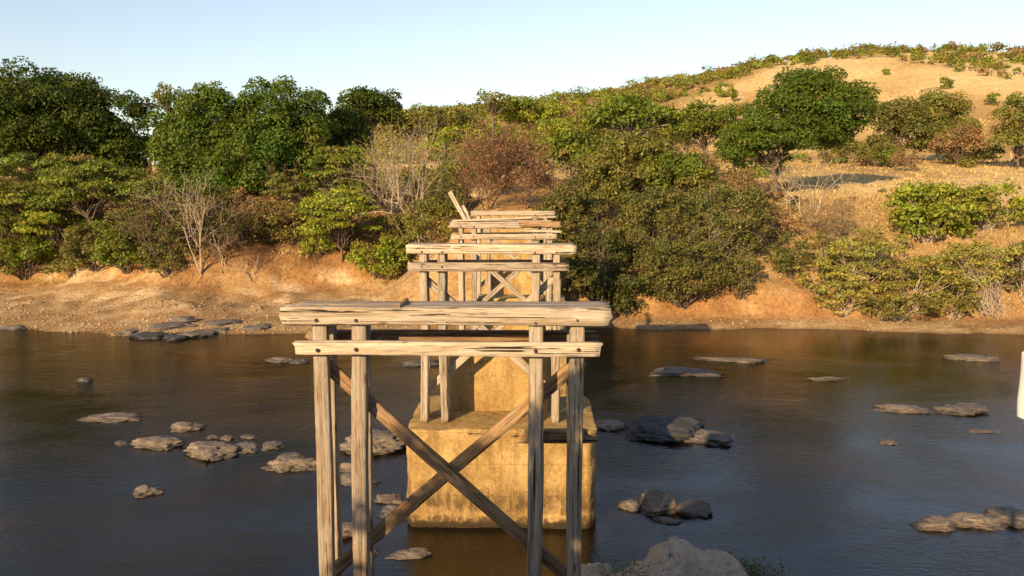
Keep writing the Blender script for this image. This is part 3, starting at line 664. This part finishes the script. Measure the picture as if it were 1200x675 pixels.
DK, DK2, MID, LT, LT2, OLV, BRN, RED = (.058, .086, .012), (.082, .128, .016), (.135, .175, .022), (.22, .26, .033), (.27, .265, .06), (.175, .175, .04), (.26, .17, .08), (.22, .12, .07)
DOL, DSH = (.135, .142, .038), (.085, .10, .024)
GL, GC, GR = 'trees on the left far bank', 'growth behind the bridge end', 'trees and bushes on the right far bank'
# left bank: big dark evergreens on the terrace
tree('evergreen_tree', 40, 152, 98, 70, 76, DK, 'huge dark evergreen tree at the far left, cut by the picture edge', 1, group=GL, nl=150, lr=.24, k=.7, s=.26)
tree('evergreen_tree', 135, 168, 52, 66, 77, DK, 'dark evergreen tree right of the far left giant, sky gap on its right', 2, group=GL, nl=90, lr=.25, s=.24)
tree('evergreen_tree', 240, 172, 66, 74, 75, DK2, 'left half of the big round leafy tree pair left of the bridge', 3, group=GL, nl=130, lr=.23, s=.25, k=.74)
tree('evergreen_tree', 330, 168, 68, 76, 76, DK2, 'right half of the big round leafy tree pair left of the bridge', 4, group=GL, nl=130, lr=.23, s=.25, k=.74)
tree('evergreen_tree', 280, 212, 60, 58, 71, DK2, 'low dark leafy crown hanging under the round tree pair', 5, group=GL, nl=50, lr=.31, s=.24, basepx=300)
tree('evergreen_tree', 436, 130, 38, 27, 98, DK, 'dark rounded tree on the skyline right of the round pair', 6, group=GL, nl=40, lr=.34, s=.30)
tree('evergreen_tree', 402, 160, 30, 40, 82, DK, 'dark narrow tree filling the gap beside the round pair', 7, group=GL, nl=36, lr=.34, s=.24)
tree('evergreen_tree', 200, 120, 22, 20, 110, OLV, 'small pale olive treetop showing between the big dark trees', 8, group=GL, style='open', nl=26, lr=.3, s=.34, k=.4)
# left slope: lighter feathery trees
FE = dict(group=GL, style='open', flat=.42, s=.19, k=.66, bark='bark', var=.3)
FEA, FEB = (.15, .185, .03), (.18, .20, .034)
tree('feathery_tree', 40, 228, 70, 52, 65.5, FEA, 'feathery olive tree on the slope at the far left edge', 11, nl=85, lr=.26, **FE, basepy=310)
tree('feathery_tree', 118, 222, 62, 44, 65, FEA, 'feathery olive tree with a pale leaning trunk, left slope', 12, nl=80, lr=.26, basepx=95, **FE, basepy=302)
tree('feathery_tree', 70, 262, 52, 36, 63, LT, 'yellow green layered small tree on the left slope', 13, nl=60, lr=.27, **FE, basepy=318)
tree('feathery_tree', 155, 262, 44, 34, 63, MID, 'bright green small tree at right end of the left thicket', 14, nl=60, lr=.27, **FE, basepy=306)
tree('bush', 148, 292, 42, 30, 61.8, MID, 'rounded green bush at the foot of the left thicket', 15, 'bush', GL, 'bush', .17, .55, 64, .25)
tree('bush', 28, 302, 42, 26, 62, MID, 'dark green bush low at the left picture edge', 16, 'bush', GL, 'bush', .17, .55, 60, .25)
tree('bush', 82, 312, 30, 16, 61, OLV, 'low olive shrub at the top of the beach, left', 17, 'bush', GL, 'bush', .2, .5, 22, .36)
tree('feathery_tree', 398, 208, 46, 40, 68, MID, 'light green leafy tree left of the bare pale tree, upper part', 18, nl=70, lr=.27, **FE, basepy=262)
tree('feathery_tree', 400, 258, 50, 46, 64, LT, 'bright yellow green tree on the slope left of the bridge', 19, nl=85, lr=.26, **FE, basepy=306)
tree('bush', 443, 302, 40, 25, 61, LT, 'bright green round bush beside the left end of the second bent', 20, 'bush', GL, 'bush', .17, .55, 60, .26)
tree('bush', 345, 265, 34, 24, 64, OLV, 'pale yellowish shrub on the bare orange bluff', 21, 'bush', GL, 'bush', .2, .35, 22, .34)
tree('bush', 272, 232, 22, 16, 66, MID, 'small bright shrub tucked under the round trees', 22, 'bush', GL, 'bush', .2, .6, 18, .36)
tree('feathery_tree', 5, 265, 44, 40, 63, FEA, 'feathery tree cut off by the left edge, lower slope', 23, nl=60, lr=.27, basepy=312, **FE)
tree('feathery_tree', 188, 240, 34, 34, 64, FEA, 'dull feathery tree between the left thicket and the bare tree', 24, nl=46, lr=.28, basepy=300, **FE)
tree('bush', 110, 288, 40, 30, 62, DOL, 'dark tangled bush in the middle of the left thicket', 25, 'bush', GL, 'bush', .17, .5, 60, .24)
tree('bush', 195, 300, 34, 26, 62, DOL, 'dark brownish bush below the bare tree on the left slope', 26, 'bush', GL, 'bush', .16, .4, 50, .24)
tree('bush', 240, 240, 40, 22, 66, DOL, 'shaded shrub in front of the round trees', 27, 'bush', GL, 'bush', .18, .45, 46, .25)
bare_tree('bare_tree', 236, 195, 320, 62.5, 'slender leafless tree with pale stems on the left slope', 31, 4, .28, 3, group=GL, r=.075)
bare_tree('bare_tree', 205, 205, 325, 63, 'grey leafless sapling clump beside the slender bare tree', 32, 5, .4, 3, 'bark', group=GL, r=.05)
bare_tree('bare_tree', 266, 250, 310, 62.5, 'thin broken dead stem on the shaded left slope', 33, 2, .3, 2, group=GL, r=.05)
bare_tree('bare_tree', 340, 190, 250, 68, 'reddish leafless shrub on the terrace edge under round trees', 34, 6, .5, 3, 'redbark', BRN, .12, 1, group=GL, r=.04)
bare_tree('bare_tree', 300, 285, 328, 61.5, 'dead drooping branch clump on the bluff edge', 35, 4, .6, 2, 'palebark', group=GL, r=.035)
# centre
bare_tree('bare_tree', 495, 135, 300, 61.5, 'large pale leafless tree fanning out left of the leaning planks', 41, 6, .34, 3, 'palebark', OLV, .15, 2, group=GC, r=.085, nk=(2, 4), lean=(-.18, 0))
bare_tree('bare_tree', 455, 150, 280, 66, 'leafless brownish tree behind the pale fanning one', 42, 6, .4, 3, 'palebark', BRN, .14, 2, group=GC, r=.06)
bare_tree('dry_bush', 572, 142, 245, 68, 'big reddish brown leafless thicket above the bridge end', 43, 9, .55, 3, 'redbark', RED, .14, 3, 'bush', GC, .05, (2, 5), .7)
bare_tree('dry_bush', 615, 150, 245, 70, 'right side of the reddish thicket above the path', 44, 8, .5, 3, 'redbark', RED, .14, 3, 'bush', GC, .05, (2, 5), .7)
bare_tree('dry_bush', 535, 160, 262, 66, 'dry greyish brush just left of the bridge end', 45, 8, .5, 3, 'redbark', OLV, .15, 3, 'bush', GC, .045, (2, 4), .65)
tree('bush', 545, 200, 34, 40, 67, LT, 'yellow green shrub inside the reddish thicket', 46, 'bush', GC, 'open', .2, .35, 30, .3)
tree('bush', 508, 265, 38, 34, 62.5, OLV, 'olive shrub at the foot of the pale fanning tree', 47, 'bush', GC, 'bush', .2, .4, 34, .32)
tree('skyline_tree', 578, 122, 26, 17, 105, OLV, 'thin pale trunked tree poking above the skyline, left of the hill', 48, group=GC, style='open', nl=26, lr=.3, s=.3, k=.35, bark='bark')
tree('green_tree', 620, 132, 40, 15, 110, LT, 'bright green flat topped tree at the left foot of the hill', 49, group=GC, nl=30, lr=.4, s=.34)
tree('green_tree', 520, 140, 36, 14, 115, OLV, 'olive tree on the skyline between dark tree and hill', 50, group=GC, nl=26, lr=.4, s=.4)
tree('green_tree', 540, 165, 30, 16, 92, LT, 'yellowish treetop behind the pale fanning tree', 51, group=GC, style='open', nl=26, lr=.35, s=.3, k=.4)
tree('green_tree', 480, 152, 34, 18, 100, OLV, 'dull green treetop right of the dark rounded skyline tree', 52, group=GC, style='open', nl=26, lr=.38, s=.34, k=.5)
# right bank
tree('green_tree', 738, 145, 62, 26, 78, MID, 'bright large leaved tree at the foot of the hill, right of path', 61, group=GR, style='open', nl=50, lr=.34, s=.34, k=.55, bark='palebark')
tree('green_tree', 672, 188, 46, 36, 71, MID, 'leafy tree right of the dirt path with big pale leaves', 62, group=GR, style='open', nl=46, lr=.33, s=.30, k=.5, bark='palebark', basepy=246)
tree('green_tree', 740, 200, 54, 42, 70, OLV, 'olive tree in the middle of the right bank thicket', 63, group=GR, style='open', nl=52, lr=.32, s=.26, k=.5, basepy=258)
tree('bush', 672, 250, 40, 44, 64, DOL, 'olive brush right beside the bridge end', 64, 'bush', GR, 'bush', .17, .5, 80, .23)
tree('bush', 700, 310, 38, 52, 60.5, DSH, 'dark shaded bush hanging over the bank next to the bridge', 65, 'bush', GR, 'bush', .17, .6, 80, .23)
tree('bush', 765, 268, 62, 50, 62, DOL, 'large dark olive bush left of centre on the right bank', 66, 'bush', GR, 'bush', .17, .42, 120, .20)
tree('bush', 850, 258, 64, 48, 63, DOL, 'large dark olive bush spreading towards the bare bank', 67, 'bush', GR, 'bush', .17, .42, 120, .20)
tree('bush', 800, 318, 62, 42, 60, DOL, 'drooping dusty bush reaching down the right bank', 68, 'bush', GR, 'bush', .16, .4, 110, .20)
tree('bush', 868, 318, 26, 34, 60.5, DOL, 'narrow drooping shrub at the end of the dusty thicket', 69, 'bush', GR, 'bush', .16, .45, 50, .24)
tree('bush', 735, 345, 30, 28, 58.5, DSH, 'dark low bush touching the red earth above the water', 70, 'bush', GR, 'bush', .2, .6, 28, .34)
tree('spreading_tree', 948, 134, 76, 54, 80, DK2, 'great dark spreading tree in front of the grassy hill', 71, group=GR, nl=120, lr=.27, s=.23, k=.7, flat=.8, basepx=908)
tree('spreading_tree', 896, 170, 62, 34, 77, DK2, 'low layered green boughs on the left of the great tree', 72, group=GR, nl=70, lr=.27, s=.22, flat=.65, basepx=912)
tree('green_tree', 826, 152, 40, 30, 90, MID, 'mid green tree left of the great spreading tree', 73, group=GR, style='open', nl=40, lr=.34, s=.32, k=.6)
bare_tree('dry_bush', 790, 150, 225, 80, 'brown dry brush between the green trees of the right bank', 74, 8, .5, 3, 'redbark', BRN, .16, 3, 'bush', GR, .05, (2, 4), .7)
bare_tree('dry_bush', 868, 190, 245, 74, 'brown brush under the boughs of the great tree', 75, 8, .5, 3, 'redbark', BRN, .15, 3, 'bush', GR, .05, (2, 4), .7)
bare_tree('bare_tree', 948, 158, 268, 67, 'leafless pale tree leaning right in front of the great tree', 76, 3, .25, 4, 'palebark', group=GR, r=.10, nk=(2, 3), lean=(.30, 0))
bare_tree('bare_tree', 925, 190, 255, 70, 'thin leafless stem left of the leaning pale tree', 77, 2, .2, 3, 'palebark', OLV, .14, 1, group=GR, r=.06)
tree('green_tree', 1052, 152, 38, 36, 128, DOL, 'rounded green tree at the field edge, left of the brown one', 78, group=GR, nl=40, lr=.33, s=.30)
tree('green_tree', 1100, 150, 54, 36, 132, OLV, 'green tree with a pale dome at the field edge', 79, group=GR, nl=40, lr=.33, s=.30)
tree('dry_tree', 1124, 172, 34, 22, 118, BRN, 'brown dry rounded tree standing on the straw field', 80, group=GR, style='open', nl=40, lr=.31, s=.30, k=.5)
tree('green_tree', 1196, 152, 36, 42, 112, OLV, 'yellow green tree at the right edge beyond the field', 81, group=GR, style='open', nl=40, lr=.32, s=.32, k=.6)
bare_tree('dry_bush', 1062, 172, 200, 116, 'greyish dry brush in front of the field edge trees', 83, 9, .6, 3, 'palebark', BRN, .2, 2, 'bush', GR, .05, (2, 4), .7)
tree('bright_tree', 1088, 250, 56, 38, 64, LT, 'bright big leaved bushy tree on the right bank, left part', 84, 'tree', GR, 'bush', .26, .5, 70, .26, bark='palebark')
tree('bright_tree', 1158, 244, 50, 30, 66, LT, 'bright big leaved bushy tree on the right bank, right part', 85, 'tree', GR, 'bush', .26, .45, 60, .27, bark='palebark')
PT_ = dict(cat='bush', group=GR, style='bush', s=.17, flat=.5, bark='palebark', depth=.8)
for k, (a, b_, c_, d_, n_, cc_, l_) in enumerate([
    (1005, 305, 54, 30, 70, LT2, 'sprawling pale green thicket left of the bright tree'), (990, 345, 44, 28, 60, LT2, 'sprawling pale thicket touching the sandy bank'),
    (1075, 330, 56, 36, 75, LT2, 'sprawling pale thicket in front of the bright tree'), (1145, 312, 56, 34, 75, LT2, 'pale green thicket near the right edge above the hanging stalks'),
    (1205, 318, 34, 44, 50, DOL, 'dull thicket cut by the right picture edge'), (1050, 358, 50, 20, 50, OLV, 'low olive fringe of the pale thicket along the bank'),
    (1118, 352, 34, 24, 45, OLV, 'low olive shrubs left of the hanging stalks'), (955, 322, 26, 26, 40, LT2, 'small pale shrub at the left end of the pale thicket'), (968, 288, 30, 18, 40, OLV, 'dull shrub above the left end of the pale thicket'), (1030, 282, 40, 20, 40, LT2, 'topmost pale shrub left of the bright tree')]):
    tree('bush', a, b_, c_, d_, 60, cc_, l_, 86 + k, k=.36, nl=n_, lr=.25, **PT_)
for k, (a, b_, c_, d_, l_) in enumerate([(760, 235, 320, 60, 'dead grey branches showing inside the dark olive bush'), (835, 230, 310, 60, 'dead twigs sticking out of the spreading olive bush'), (705, 260, 340, 60, 'dead hanging twigs in the dark bush beside the bridge'), (985, 262, 300, 63, 'tangle of dead pale twigs left of the bright tree'), (1085, 285, 330, 60.5, 'dead pale branches lying in the pale thicket'), (1172, 280, 325, 60, 'forked dead branch in the thicket near the right edge'), (1040, 290, 330, 59.5, 'grey dead twigs low in the pale thicket')]):
    bare_tree('dead_brush', a, b_, c_, d_, l_, 151 + k, 8, .9, 3, 'palebark', group=GR, r=.045, spread=.75, cat='bush')
OP = dict(group=GR, style='open', s=.22, k=.5, var=.3)
tree('green_tree', 700, 220, 46, 40, 66, OLV, 'yellow olive tree directly right of the dirt path', 111, nl=75, lr=.26, basepy=275, **OP)
tree('green_tree', 648, 166, 32, 26, 84, LT, 'light green tree at the top of the dirt path', 112, nl=50, lr=.28, **OP)
tree('green_tree', 792, 212, 48, 36, 72, MID, 'mid green tree rising out of the right bank thicket', 113, nl=75, lr=.26, basepy=262, **OP)
tree('green_tree', 700, 160, 46, 26, 88, OLV, 'olive tree below the scrubby flank of the hill', 114, nl=60, lr=.27, **OP)
tree('green_tree', 862, 150, 34, 28, 96, OLV, 'dull green tree close behind the left boughs of the great tree', 115, nl=50, lr=.28, **OP)
tree('green_tree', 775, 160, 40, 26, 98, LT, 'light tree below the left border of the grassy slope', 116, nl=55, lr=.28, **OP)
tree('bush', 1150, 182, 26, 14, 118, DOL, 'low dark bush right of the brown dry tree', 117, 'bush', GR, 'bush', .24, .5, 40, .28)
tree('bush', 1030, 182, 30, 14, 118, OLV, 'low olive bush at the left end of the field edge', 118, 'bush', GR, 'bush', .24, .5, 40, .28)
tree('bush', 985, 178, 34, 16, 110, OLV, 'low olive bush behind the leaning pale tree at the field edge', 121, 'bush', GR, 'bush', .24, .5, 40, .28)
tree('bush', 905, 262, 34, 22, 66, BRN, 'dry brown bush at the end of the dark thicket', 119, 'bush', GR, 'bush', .15, .3, 50, .26)
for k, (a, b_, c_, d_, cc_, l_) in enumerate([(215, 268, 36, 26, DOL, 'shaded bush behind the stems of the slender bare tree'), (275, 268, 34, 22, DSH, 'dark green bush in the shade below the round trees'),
        (320, 258, 30, 24, OLV, 'olive bush above the bare bluff, left one'), (372, 285, 26, 20, LT, 'light bush at the edge of the bare bluff'), (300, 240, 40, 18, BRN, 'rusty dry bush along the terrace edge'),
        (470, 275, 28, 30, OLV, 'olive bush left of the third bent'), (525, 235, 30, 24, DOL, 'dull bush under the reddish thicket'), (640, 268, 24, 34, DOL, 'dark bush close to the right end of the third bent')]):
    tree('bush', a, b_, c_, d_, 64, cc_, l_, 170 + k, 'bush', GL if a < 400 else GC, 'bush', .17, .42, 55, .25)
tree('bush', 925, 300, 28, 28, 62, DOL, 'dark bush at the right end of the olive thicket above the bare bank', 181, 'bush', GR, 'bush', .16, .4, 50, .25)
tree('bush', 660, 330, 24, 40, 58, DOL, 'dark bush right behind the post tops of the second bent', 182, 'bush', GR, 'bush', .16, .45, 50, .25)
bare_tree('dry_bush', 255, 225, 305, 63, 'brown leafless brush in the shade under the round trees', 141, 10, .6, 3, 'bark', BRN, .12, 2, 'bush', GL, .035, (2, 4), .7)
bare_tree('dry_bush', 180, 215, 312, 63, 'brown twiggy brush at the right end of the left thicket', 142, 10, .5, 3, 'bark', BRN, .12, 2, 'bush', GL, .035, (2, 4), .7)
bare_tree('dry_bush', 315, 225, 285, 64, 'brown leafless brush at the top of the bare bluff', 143, 10, .6, 3, 'redbark', BRN, .12, 2, 'bush', GL, .035, (2, 4), .7)
bare_tree('dry_bush', 985, 225, 285, 66, 'straw coloured brush on the slope below the leaning pale tree', 144, 12, .8, 3, 'palebark', BRN, .13, 2, 'bush', GR, .03, (2, 4), .7)
tree('feathery_tree', 345, 225, 36, 28, 66, OLV, 'thin yellowish tree on the terrace edge right of the round trees', 145, nl=46, lr=.28, basepy=268, **FE)
# hill trees that stand apart
hl = [(945, 66, 14, 7, 318, MID, 'small green tree on the hill crest above the great tree'), (1016, 57, 11, 5, 325, MID, 'dark green flat tree on the very top of the hill'),
      (905, 72, 11, 6, 318, MID, 'green tree on the left shoulder of the hill crest'), (948, 72, 7, 5, 300, MID, 'small shaded bush just under the crest, on open grass'),
      (1109, 98, 7, 8, 245, MID, 'lone round bush on the right of the grassy slope'), (1038, 84, 5, 5, 262, LT, 'tiny lone sapling high on the grassy slope'),
      (848, 106, 13, 9, 232, LT, 'pair of bushes at the left border of the grassy slope'), (862, 112, 6, 8, 222, MID, 'small bush below the left border bushes of the slope'),
      (1163, 117, 8, 8, 205, MID, 'small vivid green bush low on the hill near the right edge'),
      (1190, 116, 8, 7, 205, LT, 'light bush at the right edge low on the grassy slope')]
for k, (a, b_, c_, d_, Y, colr_, l_) in enumerate(hl):
    tree('hill_bush', a, b_, c_, d_, Y, colr_, l_, 120 + k, 'bush', 'single bushes on the hill', 'bush', .45, .7, 14, .42)

# masses nobody could count
def scatter(name, n, xr, yr, mask, seed, build, label, cat, m):
    rg = np.random.RandomState(seed); X = rg.uniform(*xr, n); Y = rg.uniform(*yr, n); keep = rg.rand(n) < mask(X, Y)
    X, Y = X[keep], Y[keep]; o = link(name, build(X, Y, terrain(X, Y), rg), M[m]); tag(o, label, cat, kind='stuff'); return o
def shrub_mass(sz, lobe, base_cols, k=.6, flat=.8):
    def f(X, Y, Z, rg):
        lb, bc = [], []
        for x, y, z in zip(X, Y, Z):
            c_ = base_cols[rg.randint(len(base_cols))]; R = lobe * rg.uniform(.35, 1.0) * (1.7 if rg.rand() < .15 else 1.1)
            for _ in range(3): lb.append((np.array([x, y, z + R * .45]) + rg.normal(size=3) * R * [.6, .6, .25], R * rg.uniform(.5, .9))); bc.append(c_)
        return leaf_mesh(name_, *leaves_on_lobes(lb, rg, sz, k, bc, .25, flat, (.4, 1.1)), rg)
    name_ = 'mass'; return f
def border(pts):
    w_ = []
    for px, py in pts:
        Y = ground_y(px, py, 130) or 330.; w_.append((at_y(px, py, Y)[0], Y))
    return np.array(w_)
LB, RB = border([(745, 150), (770, 134), (820, 112), (870, 96), (920, 80), (960, 76)]), border([(960, 75), (1050, 73), (1110, 82), (1160, 94), (1215, 108)])
LB = LB[np.argsort(LB[:, 1])]; RB = RB[np.argsort(RB[:, 0])]
def hill_mask(X, Y):
    n = 6 * fbm2(X, Y, .06, 3, 41)
    left = smooth(-5, 6, np.interp(Y, LB[:, 1], LB[:, 0]) - X + n); right = smooth(-8, 8, Y - np.interp(X, RB[:, 0], RB[:, 1]) + n) * (X > LB[-1, 0] - 20)
    return np.clip(left + right, 0, 1) * smooth(-75, -40, X) * (.35 + .65 * smooth(-.35, .2, fbm2(X, Y, .09, 3, 44)))
scatter('hill_scrub', 4200, (-70, 215), (142, 345), hill_mask, 201, shrub_mass(.66, 1.9, [OLV, OLV, MID, LT, BRN, OLV, LT], .27, 1.0), 'olive and brown scrub wood covering the flanks and crest of the hill', 'scrub', 'leaf')
def mid_mask(X, Y):
    return np.where(X < -1, 1, np.where(X < 24, .9, np.where(Y > 112, .35 * (X < 70), 0))) * ((np.abs(X + 1) > 3.5) | (Y > 82))
scatter('background_scrub', 520, (-75, 75), (80, 142), mid_mask, 202, shrub_mass(.42, 1.5, [OLV, MID, BRN, LT, OLV], .38), 'mixed brown and green scrub on the flat land behind the bank trees', 'scrub', 'leaf')
def bank_mask(X, Y):
    t = Y - waterline(X); g = smooth(-.25, .3, fbm2(X, Y, .22, 3, 51))
    L = (X < -4) * smooth(11, 13.5, t) * (1 - .9 * ((X > -20) & (X < -12) & (t < 13.5)))
    R = (X > 2.5) * smooth(3.2, 5, t) * np.where(X > 17, .35, 1) * (1 - ((X > 13.5) & (X < 18)))
    return (L + R) * g * (t < 24)
scatter('bank_undergrowth', 3200, (-42, 36), (54, 76), bank_mask, 203, shrub_mass(.16, .45, [DOL, BRN, BRN, DOL, OLV, RED, DK2], .34), 'low brown and olive undergrowth covering the far bank slope', 'undergrowth', 'leaf')
def grass_build(h, wd, cols, nb=6, lean=.5):
    def f(X, Y, Z, rg):
        n = len(X) * nb; x = np.repeat(X, nb) + rg.normal(size=n) * .12; y = np.repeat(Y, nb) + rg.normal(size=n) * .12; z = np.repeat(Z, nb) - .03
        b = np.stack([x, y, z], -1); a = rg.uniform(0, 6.28, n); sd = np.stack([np.cos(a), np.sin(a), a * 0], -1) * wd / 2
        tip = b + np.stack([rg.normal(size=n) * lean * h, rg.normal(size=n) * lean * h, h * rg.uniform(.5, 1.3, n)], -1)
        V = np.stack([b - sd, b + sd, tip], 1).reshape(-1, 3); c = np.array(cols)[rg.randint(len(cols), size=n)] * rg.uniform(.7, 1.3, (n, 1))
        return raw_mesh('grass', V, np.arange(3 * n).reshape(n, 3), 3, np.repeat(c, 3, 0))
    return f
STR = [(.52, .40, .18), (.46, .34, .15), (.39, .28, .12), (.32, .23, .10)]
scatter('field_grass', 9000, (10, 75), (69, 135), lambda X, Y: smooth(17, 21, Y - waterline(X)) * (.25 + .75 * smooth(-.2, .4, fbm2(X, Y, .3, 3, 61))), 204, grass_build(.28, .10, STR, 5), 'dry straw grass growing on the field right of the great tree', 'grass', 'dry')
scatter('hill_grass', 9000, (20, 200), (140, 325), lambda X, Y: (1 - hill_mask(X, Y)) * smooth(-.1, .5, fbm2(X, Y, .12, 4, 62)), 205, grass_build(.5, .28, STR + [(.22, .15, .06)], 4), 'dry tussock grass dotted over the bare hillside', 'grass', 'dry')
scatter('bank_grass', 14000, (-42, 36), (54, 74), lambda X, Y: smooth(9, 12, Y - waterline(X) + np.where(X > 0, 6, 0)) * np.where(X > 10, .9, smooth(-.2, .3, fbm2(X, Y, .35, 3, 63))) * (np.abs(X + 1.1) > 2.2), 206, grass_build(.32, .05, STR + [(.26, .14, .06)], 6, .6), 'dry grass and weeds sprouting along the far bank', 'grass', 'dry')
def pebble_build(X, Y, Z, rg):
    bmx = bmesh.new(); bmesh.ops.create_icosphere(bmx, subdivisions=1, radius=1.0); v = np.array([q.co[:] for q in bmx.verts]); fa = np.array([[q.index for q in g.verts] for g in bmx.faces]); bmx.free()
    n = len(X); s = .022 + .07 * rg.rand(n) ** 6; sc = np.stack([s * rg.uniform(.8, 1.6, n), s * rg.uniform(.8, 1.4, n), s * rg.uniform(.4, .8, n)], -1)
    V = v[None] * sc[:, None] * rg.uniform(.8, 1.2, (n, len(v), 1)) + np.stack([X, Y, Z + s * .2], -1)[:, None]
    c = np.array([(.33, .24, .14), (.27, .19, .11), (.38, .29, .18), (.17, .13, .09), (.31, .19, .10)])[rg.randint(5, size=n)]
    return raw_mesh('pebbles', V.reshape(-1, 3), (fa[None] + (np.arange(n) * len(v))[:, None, None]).reshape(-1, 3), 3, np.repeat(c, len(v), 0))
scatter('beach_pebbles', 24000, (-38, 34), (48, 63), lambda X, Y: smooth(-.4, .3, Y - waterline(X)) * np.where(X < -2, 1 - smooth(5, 10, Y - waterline(X)), .5 * (1 - smooth(.8, 2.0, Y - waterline(X)))), 207, pebble_build, 'pebbles and cobbles strewn over the far beach', 'pebbles', 'dry')
# hanging dead reeds by the right edge
rg = np.random.RandomState(300); b0 = at_y(1165, 385, 53.6); z0 = tz(b0[0], 54.2); sg = []
for k in range(90):
    a = np.array([rg.normal() * .75, 1.6 + rg.normal() * .4, rg.uniform(2.2, 3.6)]); b = np.array([a[0] * .35 + rg.normal() * .25, .5 + rg.normal() * .3, rg.uniform(-.1, .9)])
    limb(sg, b, a, .022, .010, rg, 5, .22)
e = empty('dry_stalk_clump', (b0[0], 53.7, z0), 'tangle of dry brown stalks hanging down to the water near the right edge', 'dry stalks'); link('stalks', tube_mesh('stalks', sg, 3), M['palebark'], e)
# near bank: unseen bushes placed left of the photographer to shade the foot of the near posts, and weeds by the outcrop
for k, (x, y, rr, hh, l_) in enumerate([(-5.0, .6, 1.7, 3.4, 'unseen shading bush on the near embankment, left of the camera'), (-3.0, -.9, 1.3, 2.6, 'smaller unseen shading bush next to it on the near embankment'), (-7.6, -.3, 1.7, 3.6, 'outermost unseen shading bush at the edge of the near embankment')]):
    rg = np.random.RandomState(320 + k); zz = tz(x, y); e = empty('bush', (x, y, zz), l_, 'bush', 'bushes on the near embankment')
    lb = crown_lobes(np.array([0, 0, hh * .5]), np.array([rr, rr, hh * .55]), rg, 26, .36, .3, -.8); a = leaves_on_lobes(lb, rg, .14, .8, MID, .2)
    link('crown', leaf_mesh('crown', *a, rg), M['leaf'], e); sg = []; [limb(sg, np.array([0, 0, -.1]), q, .03, .008, rg, 4, .1) for q, _ in lb[::2]]; link('trunk', tube_mesh('trunk', sg, 5), M['bark'], e)
for k, (px, py, Yk, h, l_) in enumerate([(735, 668, 17.2, .35, 'dark green weeds between the pale boulder and the outcrop'), (868, 662, 18.6, .25, 'little green weed tuft at the right foot of the outcrop'), (893, 668, 18.3, .3, 'green weed tuft at the water right of the outcrop')]):
    p = at_y(px, py, Yk); zz = max(tz(p[0], Yk), -.05); rg = np.random.RandomState(340 + k); n = 420
    e = empty('weed_tuft', (p[0], Yk, zz), l_, 'weeds', 'weeds on the near bank')
    P = rg.normal(size=(n, 3)) * [.3, .3, .01] + [0, 0, 0]; P[:, 2] = rg.uniform(0, 1, n) * (p[2] + h * .5 - zz if p[2] > zz else h) 
    link('leaves', leaf_mesh('leaves', P, rg.normal(size=(n, 3)) + [0, 0, .5], np.full(n, .10), np.array(MID) * rg.uniform(.5, 1.1, (n, 1)), rg, .35), M['leaf'], e)
    sg = [(np.array([q[0] * .3, q[1] * .3, -.1]), q, .006, .003) for q in P[::6]]; link('stems', tube_mesh('stems', sg, 3), M['bark'], e)

# thin dry stalks growing up in front of the pier, between the near posts
rg = np.random.RandomState(360); g = at_y(607, 674, 13.4); zz = tz(g[0], 13.4); sg = []
e = empty('dry_grass_stalks', (g[0], 13.4, zz), 'few thin dry grass stalks at the bottom edge between the near posts', 'grass')
for dx, py in ((-.16, 664), (.0, 640), (.06, 655), (-.3, 669)):
    tp = at_y(607, py, 13.4)[2] - zz; limb(sg, np.array([dx * .4, rg.normal() * .05, -.1]), np.array([dx - .12, .05, tp]), .008, .003, rg, 7, .05)
link('stalks', tube_mesh('stalks', sg, 4), M['palebark'], e)
